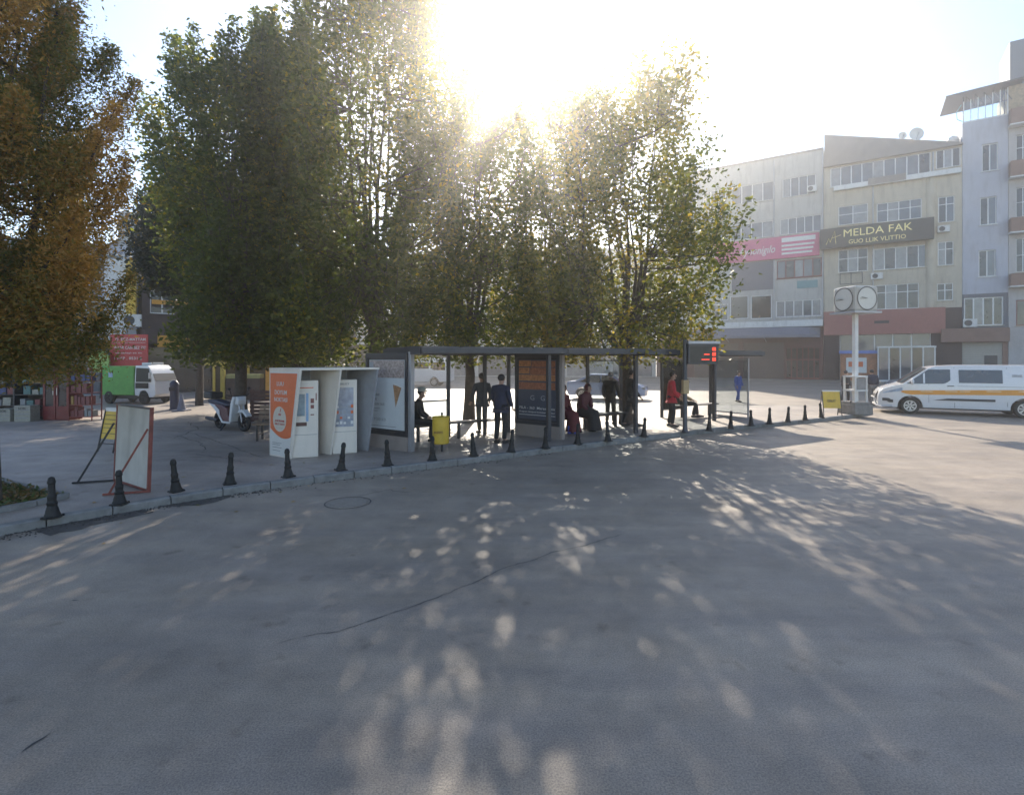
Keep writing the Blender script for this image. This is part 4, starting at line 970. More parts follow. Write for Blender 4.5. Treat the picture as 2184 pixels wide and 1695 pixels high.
# end glazing of the last shelter
p = sp_(13.45, .95); t = thing('shelter_end_screen', 'clear glass end screen in a grey frame at the last shelter', 'glass screen', (p.x,p.y,PZ), SRZ+math.pi/2)
o = MB(); o.box(0,1.6,-.006,.006,.14,2.12); o.build('pane', M_glz, t)
o = MB()
for x in (0,1.6): o.bar((x,0,0),(x,0,2.2),.05)
o.bar((0,0,.12),(1.6,0,.12),.05,.04); o.bar((0,0,2.15),(1.6,0,2.15),.05,.04); o.build('frame', M_alu, t)
# poster cases (end walls)
def poster_case(label, p, rz, L, frame, poster, extra):
    t = thing('poster_case', label, 'poster case', (p[0], p[1], PZ), rz)
    o = MB(); o.box(0, L, -.09, .09, 0, .34); o.build('plinth', frame[1], t)
    o = MB(); o.box(0,.07,-.10,.10,.34,2.32); o.box(L-.07,L,-.10,.10,.34,2.32); o.box(.07,L-.07,-.10,.10,2.2,2.32); o.box(.07,L-.07,-.10,.10,.34,.44); o.build('frame', frame[0], t)
    o = MB(); o.box(L+.002,L+.09,-.06,.06,0,2.34); o.build('edge_post', frame[2], t)
    o = MB(); o.box(.07,L-.07,-.06,.06,.44,2.2); o.build('light_box', M_dark, t)
    o = MB(); o.box(.11,L-.11,-.068,-.061,.48,2.15); o.build('poster', poster, t)
    extra(t, L); return t
def ex1(t, L):
    o = MB(); o.box(.12,L-.12,-.0705,-.0682,1.72,2.14); o.build('poster_print', mat('photo_print', (.34,.27,.24), .5, var=.55, scale=16), t)
    o = MB(); o.add([(L*.66,-.071,1.56),(L*.86,-.071,1.50),(L*.72,-.071,1.02)], [(0,1,2)]); o.build('poster_print', mat('food_print', (.36,.20,.10), .5, var=.5, scale=22), t)
    o = MB(); o.add([(L*.68,-.073,1.60),(L*.92,-.073,1.50),(L*.92,-.073,1.46),(L*.70,-.073,1.56)], [(0,1,2,3)]); o.build('poster_print', M_paper, t)
    for z, s, w in ((1.30,'WEEKEND',.40),(1.19,'MUTFAK',.28),(1.07,'HER GUN TAZE',.60)): lettering(s, .08, M_grey_ink, t, (.14+w/2*.9,-.071,z), extrude=.001, width=w*.85)
    for k, z in enumerate((.96,.90)): o = MB(); o.box(.14,.14+.36-.08*k,-.071,-.0685,z,z+.012); o.build('poster_print', M_grey_ink, t)
    lettering('Y S D 3 D', .09, M_grey_ink, t, (L*.34,-.071,.70), extrude=.001, width=.42)
    o = MB(); o.box(.2,L*.72,-.071,-.0685,.54,.552); o.build('poster_print', M_grey_ink, t)
    o = MB(); o.box(.12,.26,-.0712,-.0686,1.62,2.10); o.build('poster_print', M_kg, t)
def ex2(t, L):
    rr = random.Random(2); mo = mat('rust_print', (.34,.12,.06), .5, var=.4, scale=14); mo2 = mat('orange_photo_print', (.44,.18,.07), .5, var=.4, scale=12)
    for z0, z1, a, b, m_ in ((1.96,2.13,.13,.55,mo2),(1.95,2.12,.57,L-.13,mo),(1.76,1.93,.13,.5,mo2),(1.74,1.93,.52,L-.13,mo),(1.56,1.73,.13,L-.13,mo2),(1.32,1.52,.13,L-.13,mo)):
        o = MB(); o.box(a,b,-.0705,-.0682,z0,z1); o.build('poster_print', m_, t)
    lettering('G   G', .2, M_kg, t, (L*.52,-.071,1.08), extrude=.001, width=.5)
    lettering('FILA - 363  Mareerweis', .1, M_paper, t, (L*.5,-.071,.80), extrude=.001, width=L-.3)
    lettering('Program Atolyesi Sonbahar Kayitlari', .06, M_paper, t, (L*.5,-.071,.69), extrude=.001, width=L-.3)
    o = MB(); o.box(.13,L-.13,-.0705,-.0685,.60,.615); o.build('poster_print', M_paper, t)
M_beige = mat('beige_metal', (.30,.25,.22), .5, var=.08)
poster_case('lit poster case with a white food poster at the first shelter', (-3.60,13.42), R(-35), 1.46, (M_dark, M_beige, M_alu), mat('poster_white', (.58,.60,.60), .35, var=.04), ex1)
poster_case('poster case with an orange and slate poster between the shelters', (.14,15.42), R(-38), 1.50, (M_shelter, M_beige, M_beige), mat('poster_slate', (.06,.07,.10), .35, var=.1), ex2)

# ------------------------------------------------------------------ display post, bins, clock
a = at(1461,922,PZ); t = thing('display_post', 'grey post carrying an electronic display with red digits', 'display', a, .12)
o = MB(); o.lathe([(.14,0),(.14,.02),(.09,.05),(.065,.12),(.06,2.75)], 14); o.build('post', M_shelter, t, smooth=True)
o = MB(); o.box(.04,.98,-.14,.14,2.02,2.62); o.build('casing', M_shelter, t, bevel=.01)
o = MB(); o.box(.02,1.0,-.20,.16,2.62,2.70); o.build('hood', M_alu, t)
o = MB(); o.box(.09,.93,-.145,-.141,2.07,2.55); o.build('screen', M_black, t)
led = mat('red_led', (.9,.1,.05), .5, emit=(1.0,.05,.02,1.0))
for z in (2.46,2.31,2.16): lettering('88', .15, led, t, (.83,-.149,z), extrude=.002, width=.11, bold=0)
o = MB(); o.box(.52,.69,-.150,-.147,2.30,2.318); o.box(.44,.69,-.150,-.147,2.15,2.165); o.build('led_line', led, t)
o = MB(); o.box(-.08,.08,-.09,.07,1.15,1.55); o.build('control_box', mat('tan_box', (.40,.28,.14), .5), t)

a = at(940,966,PZ); t = thing('litter_bin', 'yellow cylindrical litter bin on a slim post by the kerb', 'bin', a, 0)
o = MB(); o.lathe([(.17,.22),(.19,.24),(.195,.80),(.205,.81),(.205,.84),(.19,.845),(.17,.83)], 22); o.build('drum', M_yellow, t, smooth=True)
o = MB(); o.tube([(0,.21,0),(0,.21,.92)], .025, 8); o.build('post', M_dark, t)
lettering('BELEDIYE', .07, mat('maroon_print', (.16,.05,.04), .5), t, (-.03,-.198,.50), extrude=.002, width=.2)
a = at(1773,886,PZ); t = thing('folding_sign', 'yellow folding sign in a dark frame near the clock', 'sign', a, -.1); t.scale = (.82,.82,.9)
o = MB(); o.add([(-.38,-.10,.32),(.38,-.10,.32),(.38,.03,1.02),(-.38,.03,1.02),(-.38,-.08,.32),(.38,-.08,.32),(.38,.05,1.02),(-.38,.05,1.02)], [(0,1,2,3),(7,6,5,4),(0,4,5,1),(1,5,6,2),(2,6,7,3),(3,7,4,0)]); o.build('panel', M_yellow, t)
for x in (-.4,.4): o = MB(); o.bar((x,-.16,0),(x,.04,1.03),.03); o.bar((x,.26,0),(x,.05,1.03),.03); o.build('leg', M_dark, t)
o = MB(); o.box(-.39,.39,.0,.07,1.02,1.07); o.build('top_plate', M_paper, t)
lettering('DIKKAT', .16, M_ink, t, (-.02,-.065,.62), (R(80),0,0), extrude=.002, width=.36)

a = at(1824,882,PZ); cx_ = thing('street_clock', 'four faced white street clock on a tall square post', 'clock', a, R(12))
o = MB(); o.box(-.42,.42,-.42,.42,0,.38); o.box(-.36,.36,-.36,.36,.38,.48); o.build('plinth', M_concrete, cx_, bevel=.02)
o = MB(); o.box(-.075,.075,-.075,.075,.48,3.98); o.build('post', M_white, cx_)
o = MB()
for x, y in ((-.26,-.26),(.26,-.26),(.26,.26),(-.26,.26)): o.bar((x,y,.48),(x,y,1.45),.06)
for z in (1.45,.9): o.box(-.3,.3,-.3,.3,z,z+.06)
o.build('stand_frame', M_white, cx_)
for k in range(2):
    o = MB(); o.box(-.22,.22,-.275,-.265,.95,1.42); g_ = o.build('glass_panel', M_curtain, cx_); g_.rotation_euler = (0,0,k*math.pi/2)
hw = .54; o = MB(); o.box(-hw,hw,-hw,hw,4.02,5.02); o.build('head', mat('clock_housing', (.44,.42,.38), .5, var=.08, dirt=.25), cx_, bevel=.09)
o = MB(); o.box(-.62,.62,-.62,.62,3.96,4.03); o.build('head_base', M_alu, cx_)
M_rim = mat('clock_rim', (.10,.09,.085), .5)
for k in range(4):
    f_ = MB(); n = 28; f_.add([(.44*math.cos(2*math.pi*j/n), -hw-.012, 4.52+.44*math.sin(2*math.pi*j/n)) for j in range(n)], [tuple(range(n))])
    fo = f_.build('clock_face', mat('clock_face', (.56,.55,.50), .4, var=.04), cx_); fo.rotation_euler = (0,0,k*math.pi/2)
    f_ = MB()
    for j in range(n):
        q = []
        for rr_, yy in ((.43,-hw-.01),(.47,-hw-.01),(.47,-hw-.03),(.43,-hw-.03)):
            q.append(rr_)
        a0, a1 = 2*math.pi*j/n, 2*math.pi*(j+1)/n
        f_.add([(.42*math.cos(a0),-hw-.02,4.52+.42*math.sin(a0)),(.465*math.cos(a0),-hw-.02,4.52+.465*math.sin(a0)),(.465*math.cos(a1),-hw-.02,4.52+.465*math.sin(a1)),(.42*math.cos(a1),-hw-.02,4.52+.42*math.sin(a1))], [(0,1,2,3)])
    f_.build('face_rim', M_rim, fo)
    f_ = MB(); 
    for ang, ln in ((R(170),.26),(R(182),.34)): f_.bar((0,-hw-.026,4.52),(ln*math.cos(ang),-hw-.026,4.52+ln*math.sin(ang)),.03,.01)
    f_.build('hand', M_rim, fo)

# ------------------------------------------------------------------ vehicles
def arch(cx, r, z0, n=9):
    a0 = math.asin(min(1,(z0-.34)/r)); return [(cx+r*math.cos(a), .34+r*math.sin(a)) for a in [math.pi-a0 - (math.pi-2*a0)*i/n for i in range(n+1)]]
def body(name, outline, hw, belt, roof, parent, m, tum=.14, nose=None, bevel=.05, cuts=()):
    bm = bmesh.new()
    va = [bm.verts.new((x,-hw,z)) for x, z in outline]; vb = [bm.verts.new((x,hw,z)) for x, z in outline]; n = len(outline)
    bm.faces.new(va); bm.faces.new(vb[::-1])
    for i in range(n): bm.faces.new((va[i], vb[i], vb[(i+1)%n], va[(i+1)%n]))
    for z in (belt, belt+(roof-belt)*.5, belt*.62): bmesh.ops.bisect_plane(bm, geom=bm.verts[:]+bm.edges[:]+bm.faces[:], plane_co=(0,0,z), plane_no=(0,0,1))
    for x in cuts: bmesh.ops.bisect_plane(bm, geom=bm.verts[:]+bm.edges[:]+bm.faces[:], plane_co=(x,0,0), plane_no=(1,0,0))
    bmesh.ops.bisect_plane(bm, geom=bm.verts[:]+bm.edges[:]+bm.faces[:], plane_co=(0,0,0), plane_no=(0,1,0))
    xmin = min(x for x, z in outline); xmax = max(x for x, z in outline)
    for v in bm.verts:
        k = 1.0
        if v.co.z > belt: k -= tum*((v.co.z-belt)/(roof-belt))**1.2
        if v.co.z < belt*.5: k -= .02
        if nose and v.co.x < xmin+nose: k -= .16*((xmin+nose-v.co.x)/nose)**1.6
        if v.co.x > xmax-.3: k -= .05*((v.co.x-(xmax-.3))/.3)
        if abs(v.co.y) < .01:
            if v.co.x < xmin+.4: v.co.x -= .07*(1-(v.co.x-xmin)/.4)
            if v.co.z > roof-.06: v.co.z += .025
        v.co.y *= k
    bmesh.ops.recalc_face_normals(bm, faces=bm.faces)
    me = bpy.data.meshes.new(name); bm.to_mesh(me); bm.free(); me.materials.append(m)
    me.polygons.foreach_set('use_smooth', [True]*len(me.polygons))
    try: me.set_sharp_from_angle(angle=R(32))
    except Exception: pass
    return put(name, me, parent, bevel)
def wheel(parent, x, y, r=.34, w=.22, rim=None):
    s_ = -1 if y < 0 else 1
    o = MB(); n = 24; prof = [(r*.62,-w/2),(r*.95,-w/2),(r,-w*.3),(r,w*.3),(r*.95,w/2),(r*.62,w/2)]
    vs = []; fs = []
    for rr_, yy in prof:
        for k in range(n): a_ = 2*math.pi*k/n; vs.append((x+rr_*math.cos(a_), y+yy, r+rr_*math.sin(a_)))
    for i in range(len(prof)-1):
        for k in range(n): fs.append((i*n+k, i*n+(k+1)%n, (i+1)*n+(k+1)%n, (i+1)*n+k))
    o.add(vs, fs); wh = o.build('wheel', M_rubber, parent, smooth=True)
    o = MB(); o.add([(x+r*.63*math.cos(2*math.pi*k/n), y+s_*w*.30, r+r*.63*math.sin(2*math.pi*k/n)) for k in range(n)], [tuple(range(n))])
    o.build('rim_disc', M_dark, wh)
    o = MB()
    for k in range(7):
        a_ = 2*math.pi*k/7+.3
        for da in (-.13,.13): o.bar((x+r*.08*math.cos(a_), y+s_*w*.40, r+r*.08*math.sin(a_)), (x+r*.6*math.cos(a_+da), y+s_*w*.43, r+r*.6*math.sin(a_+da)), .025, .03, (0,1,0))
    for k in range(n):
        a0, a1 = 2*math.pi*k/n, 2*math.pi*(k+1)/n
        o.bar((x+r*.61*math.cos(a0), y+s_*w*.44, r+r*.61*math.sin(a0)), (x+r*.61*math.cos(a1), y+s_*w*.44, r+r*.61*math.sin(a1)), .03, .03, (0,1,0))
    o.build('rim', rim or M_steel, wh)
M_vw = mat('white_car_paint', (.66,.66,.67), .25, var=.03, coat=.6); M_vg = mat('tinted_glass', (.02,.022,.026), .04, var=.3, spec=.9)
VA = R(-28); vf = Vector(at(1940,882)[:2]); vy = Vector((math.sin(-VA), math.cos(VA)))
hw = .98
org = vf + Vector((-math.sin(VA), math.cos(VA)))*.86
van = thing('passenger_van', 'white passenger van with an orange stripe and alloy wheels', 'van', (org.x, org.y, 0), VA)
out = [(-1.02,.24),(-1.09,.42),(-1.085,.70),(-1.03,.90),(-.90,1.03),(-.60,1.14),(-.26,1.24),(.10,1.52),(.38,1.74),(.62,1.90),(.85,1.98),(1.6,2.03),(4.3,2.03),(4.56,1.98),(4.66,1.6),(4.70,.9),(4.70,.42),(4.64,.30)] + [(3.6+.42,.30)] + arch(3.6,.42,.42)[::-1] + [(3.6-.42,.28)] + [(.43,.28)] + arch(0,.42,.42)[::-1] + [(-.43,.26)]
vb_ = body('body', out, hw, 1.18, 2.03, van, M_vw, .13, nose=.9, bevel=.035, cuts=(-.9,-.6,.7,1.4,2.4,3.2,4.3))
def sidey(z, x=1.0):
    k = 1.0
    if z > 1.18: k -= .13*((z-1.18)/.85)**1.2
    if x < -1.09+.9: k -= .16*((-1.09+.9-x)/.9)**1.6
    return -hw*k
def side_panel(name, pts, mm, lift=.012, parent=None, th=.0):
    o = MB(); n = len(pts)
    o.add([(x, sidey(z,x)-lift, z) for x, z in pts]+[(x, sidey(z,x)+.02, z) for x, z in pts], [tuple(range(n))]+[(i,(i+1)%n,(i+1)%n+n,i+n) for i in range(n)]); return o.build(name, mm, parent or van)
def dense(pts, k=6):
    q = []
    for (a, b), (c, d_) in zip(pts, pts[1:]+pts[:1]): q += [(a+(c-a)*i/k, b+(d_-b)*i/k) for i in range(k)]
    return q
def grid_panel(name, x0, x1, zf0, zf1, mm, lift=.012, nx=14, parent=None):
    o = MB(); vs = []
    for i in range(nx+1):
        x = x0+(x1-x0)*i/nx
        for z in (zf0(x), zf1(x)): vs.append((x, sidey(z,x)-lift, z))
    o.add(vs, [(2*i,2*i+2,2*i+3,2*i+1) for i in range(nx)]); return o.build(name, mm, parent or van)
topz = lambda x: min(1.86, 1.30+.86*(x+.05))
fw = grid_panel('front_side_window', -.12, 1.33, lambda x: 1.26+.02*x+(.14*max(0,(x-1.05)/.28)**2), lambda x: max(1.265+.02*x, min(1.86, 1.27+.80*(x+.12))), M_vg, .014, 18)
side_panel('pillar_trim', [(.44,1.29),(.50,1.29),(.50,1.73),(.44,1.68)], M_vw, .022, fw)
grid_panel('rear_side_window', 1.60, 2.95, lambda x: 1.33, lambda x: 1.85, M_vg, .014, 6)
grid_panel('stripe', -.30, 4.66, lambda x: .81+.02*x if x > -.1 else .83+.35*(-.1-x), lambda x: .985+.03*x, mat('orange_stripe', (.72,.30,.03), .35, var=.06), .008, 30)
for a_, b_, z_ in ((.35,.75,.955),(1.15,1.55,.98),(1.62,1.95,.985),(2.45,2.9,1.01),(3.4,3.9,1.03)): grid_panel('stripe_lettering', a_, b_, lambda x: z_-.015, lambda x: z_+.012, mat('pale_print', (.75,.6,.4), .4), .011, 3)
grid_panel('rubbing_strip', .75, 2.72, lambda x: .60 if x < 2.5 else .60, lambda x: .60+.09*min(1,(x-.75)/.5)*(1 if x < 2.6 else 1), M_dark, .02, 12)
grid_panel('door_seam', 1.455, 1.467, lambda x: .32, lambda x: 1.95, M_dark, .004, 1); grid_panel('door_seam', 3.08, 3.092, lambda x: .42, lambda x: 1.95, M_dark, .004, 1); grid_panel('door_seam', .62, .628, lambda x: .5, lambda x: 1.26, M_dark, .004, 1)
side_panel('door_handle', [(1.22,1.175),(1.44,1.18),(1.44,1.21),(1.22,1.205)], M_dark, .03)
grid_panel('slide_rail', 1.55, 3.6, lambda x: 1.185, lambda x: 1.20, M_grey_ink, .006, 4)
o = MB(); o.box(3.22,3.5,-.93,-.905,1.50,1.78); e_ = lettering('SERVIS', .14, M_grey_ink, van, (3.38,sidey(1.62)-.012,1.62), (R(83),0,0), extrude=.002, width=.30)
# front: headlamp, grille, fog lamp, bumper, windscreen, mirror
grid_panel('headlight', -.93, -.26, lambda x: .84+.18*(x+.93), lambda x: .88+.34*(x+.93), mat('lamp_glass', (.30,.38,.50), .08, var=.4, scale=5, spec=.9), .022, 8)
grid_panel('fog_lamp', -.95, -.58, lambda x: .46 if x > -.8 else .52, lambda x: .64 if x < -.72 else .58, M_dark, .02, 5)
o = MB(); o.prism([(-1.16,.60),(-1.05,.60),(-1.0,.88),(-1.06,.92),(-1.14,.78)], -.52, .52); o.build('grille', M_dark, van)
o = MB(); o.tube([(-.62,-.93,.30),(-.95,-.88,.27),(-1.12,-.6,.33),(-1.18,0,.36),(-1.12,.6,.33),(-.95,.88,.27)], .045, 8); o.tube([(-1.12,-.62,.33),(-1.19,-.55,.62),(-1.2,0,.64),(-1.19,.55,.62)], .03, 8); o.build('bumper_bar', M_steel, van, smooth=True)
o = MB(); ws = [(-.20,.86,1.275),(.10,.83,1.515),(.38,.80,1.735),(.62,.76,1.90)]; vs = []
for x, hy, z in ws:
    for k in range(7): y = -hy+2*hy*k/6; vs.append((x-.03-.06*(1-(y/hy)**2), y, z+.025))
o.add(vs, [(7*i+k,7*i+k+1,7*i+k+8,7*i+k+7) for i in range(3) for k in range(6)]); o.build('windscreen', M_vg, van, smooth=True)
o = MB(); o.ball((.06,-1.10,1.36),(.06,.11,.14),12,8); o.bar((.08,-.93,1.28),(.06,-1.06,1.3),.05); o.build('door_mirror', M_vw, van, smooth=True)
o = MB(); o.box(.7,.75,-.6,-.2,1.3,1.65); o.build('underbody', M_dark, van) if False else None
o = MB(); o.box(-.95,4.6,-.80,.80,.22,.5); o.build('underbody', M_dark, van)
for x in (0,3.6):
    for y in (-.87,.87): wheel(van, x, y)
# two parked cars and a minibus seen between things
def car(label, loc, rz, m, cat='car', name='parked_car'):
    t = thing(name, label, cat, loc, rz)
    ol = [(-.85,.25),(-.88,.6),(-.6,.82),(.25,.95),(.95,1.40),(2.1,1.44),(3.0,1.05),(3.45,1.0),(3.5,.5),(3.4,.25)] + [(2.6+.38,.25)]+arch(2.6,.37,.40)[::-1]+[(2.6-.38,.25),(.38,.25)]+arch(0,.37,.40)[::-1]+[(-.38,.25)]
    body('body', ol, .85, .92, 1.44, t, m, .2, nose=.7, bevel=.04, cuts=(.3,1.,2.))
    for s_ in (-1,1):
        o = MB(); yb, yt = s_*.862, s_*.745; o.add([(.45,yb,.97),(1.02,yt,1.36),(1.5,yt,1.38),(1.5,yb,.97)], [(0,1,2,3)]); o.add([(1.56,yb,.97),(1.56,yt,1.38),(2.05,yt,1.38),(2.75,yb,1.0)], [(0,1,2,3)]); o.build('side_window', M_vg, t)
        o = MB(); o.box(-.87,-.72,s_*.62-.14,s_*.62+.14,.62,.74); o.build('headlight', M_curtain, t)
        for x in (0,2.6): wheel(t, x, s_*.74, .31)
    o = MB(); o.add([(.27,-.72,.985),(.27,.72,.985),(.93,.62,1.405),(.93,-.62,1.405)], [(0,1,2,3)]); o.build('windscreen', M_vg, t)
    return t
pc = at(1925, 838); car('silver car parked behind the white van', (pc[0], pc[1], 0), R(-25), mat('silver_paint', (.30,.34,.40), .25, metal=.4, var=.03, coat=.5))
pc = at(1345, 852); car('pale blue car parked behind the second bus shelter', (pc[0], pc[1], 0), R(160), mat('pale_blue_paint', (.26,.34,.55), .25, metal=.3, var=.03, coat=.5))
pc = at(880, 822); mb = thing('parked_minibus', 'white minibus parked at the far side of the square', 'minibus', (pc[0]-1.0, pc[1], 0), R(-8))
ol = [(-.9,.35),(-.95,.9),(-.8,1.25),(-.35,2.1),(0,2.35),(4.3,2.35),(4.5,2.1),(4.5,.4)] + [(3.2+.42,.35)]+arch(3.2,.40,.45)[::-1]+[(3.2-.42,.35),(.42,.35)]+arch(0,.40,.45)[::-1]+[(-.42,.35)]
body('body', ol, .95, 1.2, 2.35, mb, M_vw, .08, nose=.5, bevel=.05, cuts=(1,3))
for k in range(3): o = MB(); o.box(.1+1.4*k, 1.35+1.4*k, -.955+.02, -.93, 1.35, 2.0); o.build('side_window', M_vg, mb)
for x in (0,3.2):
    for y in (-.84,.84): wheel(mb, x, y)
# green utility truck
tp = at(233, 866); tk = thing('utility_truck', 'small utility truck with a green box body and white cab', 'truck', (tp[0]+.1, tp[1]+.7, PZ), R(-10)); tk.scale = (.76,.95,.95)
M_cabdark = mat('cab_dark', (.012,.012,.013), .35, spec=.3)
M_green = mat('green_tarp', (.10,.34,.06), .5, var=.15, scale=4, dirt=.2)
o = MB(); o.box(-.55,1.85,-.75,.75,.45,1.92); o.build('box_body', M_green, tk, bevel=.03)
for z in (.8,1.15,1.5): o = MB(); o.box(-.53,1.83,-.765,-.752,z,z+.03); o.build('body_rib', M_green, tk)
o = MB(); o.box(.0,.3,-.768,-.752,1.35,1.6); o.build('sticker', mat('sticker_blue', (.35,.45,.6), .5), tk)
ol = [(1.9,.45),(1.9,1.95),(2.75,1.95),(3.02,1.75),(3.35,1.15),(3.38,.5),(3.2,.35)]+[(2.55+.38,.35)]+arch(2.55,.36,.40)[::-1]+[(2.55-.38,.40)]
body('cab', ol, .74, 1.1, 1.95, tk, M_vw, .08, bevel=.03)
o = MB(); o.add([(2.0,-.752,1.12),(3.12,-.752,1.12),(2.90,-.705,1.80),(1.98,-.705,1.84)], [(0,1,2,3)]); o.build('cab_window', M_cabdark, tk)
o = MB(); o.add([(2.98,-.66,1.78),(2.98,.66,1.78),(3.375,.70,1.17),(3.375,-.70,1.17)], [(0,1,2,3)]); o.build('windscreen', M_cabdark, tk)
o = MB(); o.box(2.0,2.7,-.4,.4,1.96,2.1); o.build('roof_box', M_white, tk, bevel=.03)
o = MB(); o.box(1.98,2.9,-.760,-.742,.80,1.08); o.build('door', M_cabdark, tk)
o = MB(); o.bar((3.1,-.72,1.3),(3.3,-.95,1.45),.03); o.box(3.25,3.32,-1.02,-.9,1.3,1.6); o.build('door_mirror', M_white, tk)
o = MB(); o.box(-.5,3.2,-.5,.5,.25,.46); o.build('chassis', M_dark, tk)
for x in (0,2.55):
    for y in (-.66,.66): wheel(tk, x, y, .33, .2, M_dark)
# ------------------------------------------------------------------ motorcycle
a = at(470, 914, PZ); mo = thing('motorcycle', 'parked scooter with white bodywork and a dark red side', 'motorcycle', (a[0], a[1], PZ), R(-32))
M_mw = mat('scooter_white', (.60,.60,.60), .3, var=.05, coat=.4); M_mr = mat('scooter_maroon', (.10,.03,.035), .35, var=.1, coat=.3); M_seat = mat('seat_vinyl', (.03,.035,.06), .5, var=.1)
def torus_wheel(x, r, w, parent):
    o = MB(); n = 22; vs = []; fs = []; m_ = 8
    for k in range(n):
        A_ = 2*math.pi*k/n
        for j in range(m_): B_ = 2*math.pi*j/m_; q = r-w+w*math.cos(B_); vs.append((x+q*math.cos(A_), w*math.sin(B_), r+q*math.sin(A_)))
    for k in range(n):
        for j in range(m_): fs.append((k*m_+j, k*m_+(j+1)%m_, ((k+1)%n)*m_+(j+1)%m_, ((k+1)%n)*m_+j))
    o.add(vs, fs); wh = o.build('wheel', M_rubber, parent, smooth=True)
    o = MB(); 
    for k in range(5): A_ = 2*math.pi*k/5; o.bar((x,0,r),(x+(r-w)*math.cos(A_),0,r+(r-w)*math.sin(A_)),.04,.03)
    o.tube([(x,-.08,r),(x,.08,r)], .05, 10); o.build('rim', M_dark, wh)
torus_wheel(0, .29, .065, mo); torus_wheel(1.28, .29, .06, mo)
o = MB(); o.prism([(-.35,.78),(.05,.62),(.25,.36),(.42,.26),(.78,.26),(.82,.40),(.62,.46),(.58,.68),(.15,.80)], -.14, .14); o.build('side_fairing', M_mr, mo, bevel=.03)
o = MB(); o.prism([(-.38,.80),(-.05,.76),(.22,.60),(.24,.46),(.40,.28),(.80,.28),(.80,.22),(.36,.22),(.10,.50),(-.10,.66)], -.17, -.145); o.build('side_trim', M_mw, mo, bevel=.01)
o = MB(); o.prism([(-.45,.80),(.62,.72),(.72,.80),(.40,.84),(-.1,.92),(-.5,.90)], -.15, .15); o.build('seat', M_seat, mo, bevel=.05)
o = MB(); o.box(-.62,-.18,-.2,.2,.93,1.14); o.build('top_box', M_dark, mo, bevel=.04)
o = MB(); o.prism([(.78,.30),(.88,.26),(1.02,.86),(1.10,1.02),(.98,1.06),(.86,.82)], -.2, .2); o.build('leg_shield', M_mw, mo, bevel=.03)
o = MB(); o.prism([(.96,.50),(1.12,.64),(1.32,.66),(1.55,.48),(1.50,.44),(1.30,.58),(1.12,.56)], -.09, .09); o.build('front_mudguard', M_mw, mo, bevel=.02)
o = MB(); o.tube([(1.06,-.07,.98),(1.28,-.07,.29)], .025, 8); o.tube([(1.06,.07,.98),(1.28,.07,.29)], .025, 8); o.build('fork', M_alu, mo)
o = MB(); o.prism([(1.0,.80),(1.16,.78),(1.2,.95),(1.08,1.06),(.98,1.02)], -.14, .14); o.build('headlamp_cowl', M_mw, mo, bevel=.04)
o = MB(); o.tube([(.92,-.36,1.10),(1.02,-.15,1.05),(1.02,.15,1.05),(.92,.36,1.10)], .018, 8); o.build('handlebar', M_dark, mo)
for s_ in (-1,1): o = MB(); o.tube([(1.0,s_*.22,1.06),(1.02,s_*.30,1.25)], .01, 6); o.ball((1.02,s_*.31,1.28),(.02,.06,.04),8,6); o.build('mirror', M_dark, mo)
o = MB(); o.tube([(.1,-.14,.28),(-.5,-.16,.33)], .05, 10); o.build('exhaust', M_dark, mo)
o = MB(); o.bar((.45,-.1,.25),(.5,-.28,0),.03); o.build('stand', M_dark, mo)

# slatted wooden wall behind the motorcycle
a = at(505, 906, PZ); t = thing('slatted_wall', 'low maroon slatted timber wall behind the scooter', 'wall', (a[0], a[1]+.9, PZ), R(-4))
M_slat = mat('maroon_timber', (.11,.055,.045), .7, var=.3, scale=8)
for k in range(8): o = MB(); o.box(0,3.2,-.02,.02,.06+.13*k,.17+.13*k); o.build('slat', M_slat, t)
for x in (.05,1.1,2.1,3.15): o = MB(); o.box(x-.04,x+.04,.02,.10,0,1.12); o.build('post', M_slat, t)
# litter post and cone
a = at(372, 874, PZ); t = thing('waste_post', 'tall dark blue waste post with a rounded lid', 'bin', a); o = MB(); o.lathe([(.2,0),(.2,.04),(.17,.06),(.17,1.05),(.19,1.07),(.17,1.15),(.08,1.25),(.02,1.26)], 18); o.build('drum', mat('navy_paint', (.035,.04,.075), .4), t, smooth=True)
o = MB(); o.box(-.12,.12,-.178,-.165,.82,.98); o.build('slot', M_ink, t)
a = at(387, 876, PZ); t = thing('traffic_cone', 'plain slate grey cone standing beside the navy waste post', 'cone', a); M_cone = mat('slate_plastic', (.17,.18,.24), .6)
o = MB(); o.lathe([(.17,.05),(.10,.36),(.045,.66),(.03,.70)], 16); o.build('cone', M_cone, t, smooth=True); o = MB(); o.box(-.26,.26,-.26,.26,0,.05); o.build('foot', M_cone, t)

# ------------------------------------------------------------------ newsstand group on the left
a = at(0, 896, PZ); NY = a[1]; nx = lambda x: (x-CXP)/FPX*NY
def nz(y): return CAM_H-(y-HYP)/FPX*NY-PZ
t = thing('goods_shelf', 'dark open shop shelf packed with small goods', 'shelf', (nx(-110), NY+.1, PZ)); W_ = nx(92)-nx(-110)
for x in (0, W_*.33, W_*.66, W_): o = MB(); o.box(x-.03,x+.03,0,.55,0,2.2); o.build('upright', M_dark, t)
for k in range(6): o = MB(); o.box(0,W_,.02,.53,.08+.40*k,.11+.40*k); o.build('shelf_board', M_dark, t)
o = MB(); o.box(0,W_,.53,.56,0,2.25); o.build('back_panel', M_interior, t)
goods_m = [mat('goods_%s' % n_, c_, .5, var=.35, scale=20) for n_, c_ in (('cream', (.26,.25,.21)), ('maroon', (.16,.04,.04)), ('teal', (.06,.14,.14)), ('navy', (.05,.07,.18)), ('ochre', (.30,.18,.05)), ('grey', (.20,.21,.22)))]
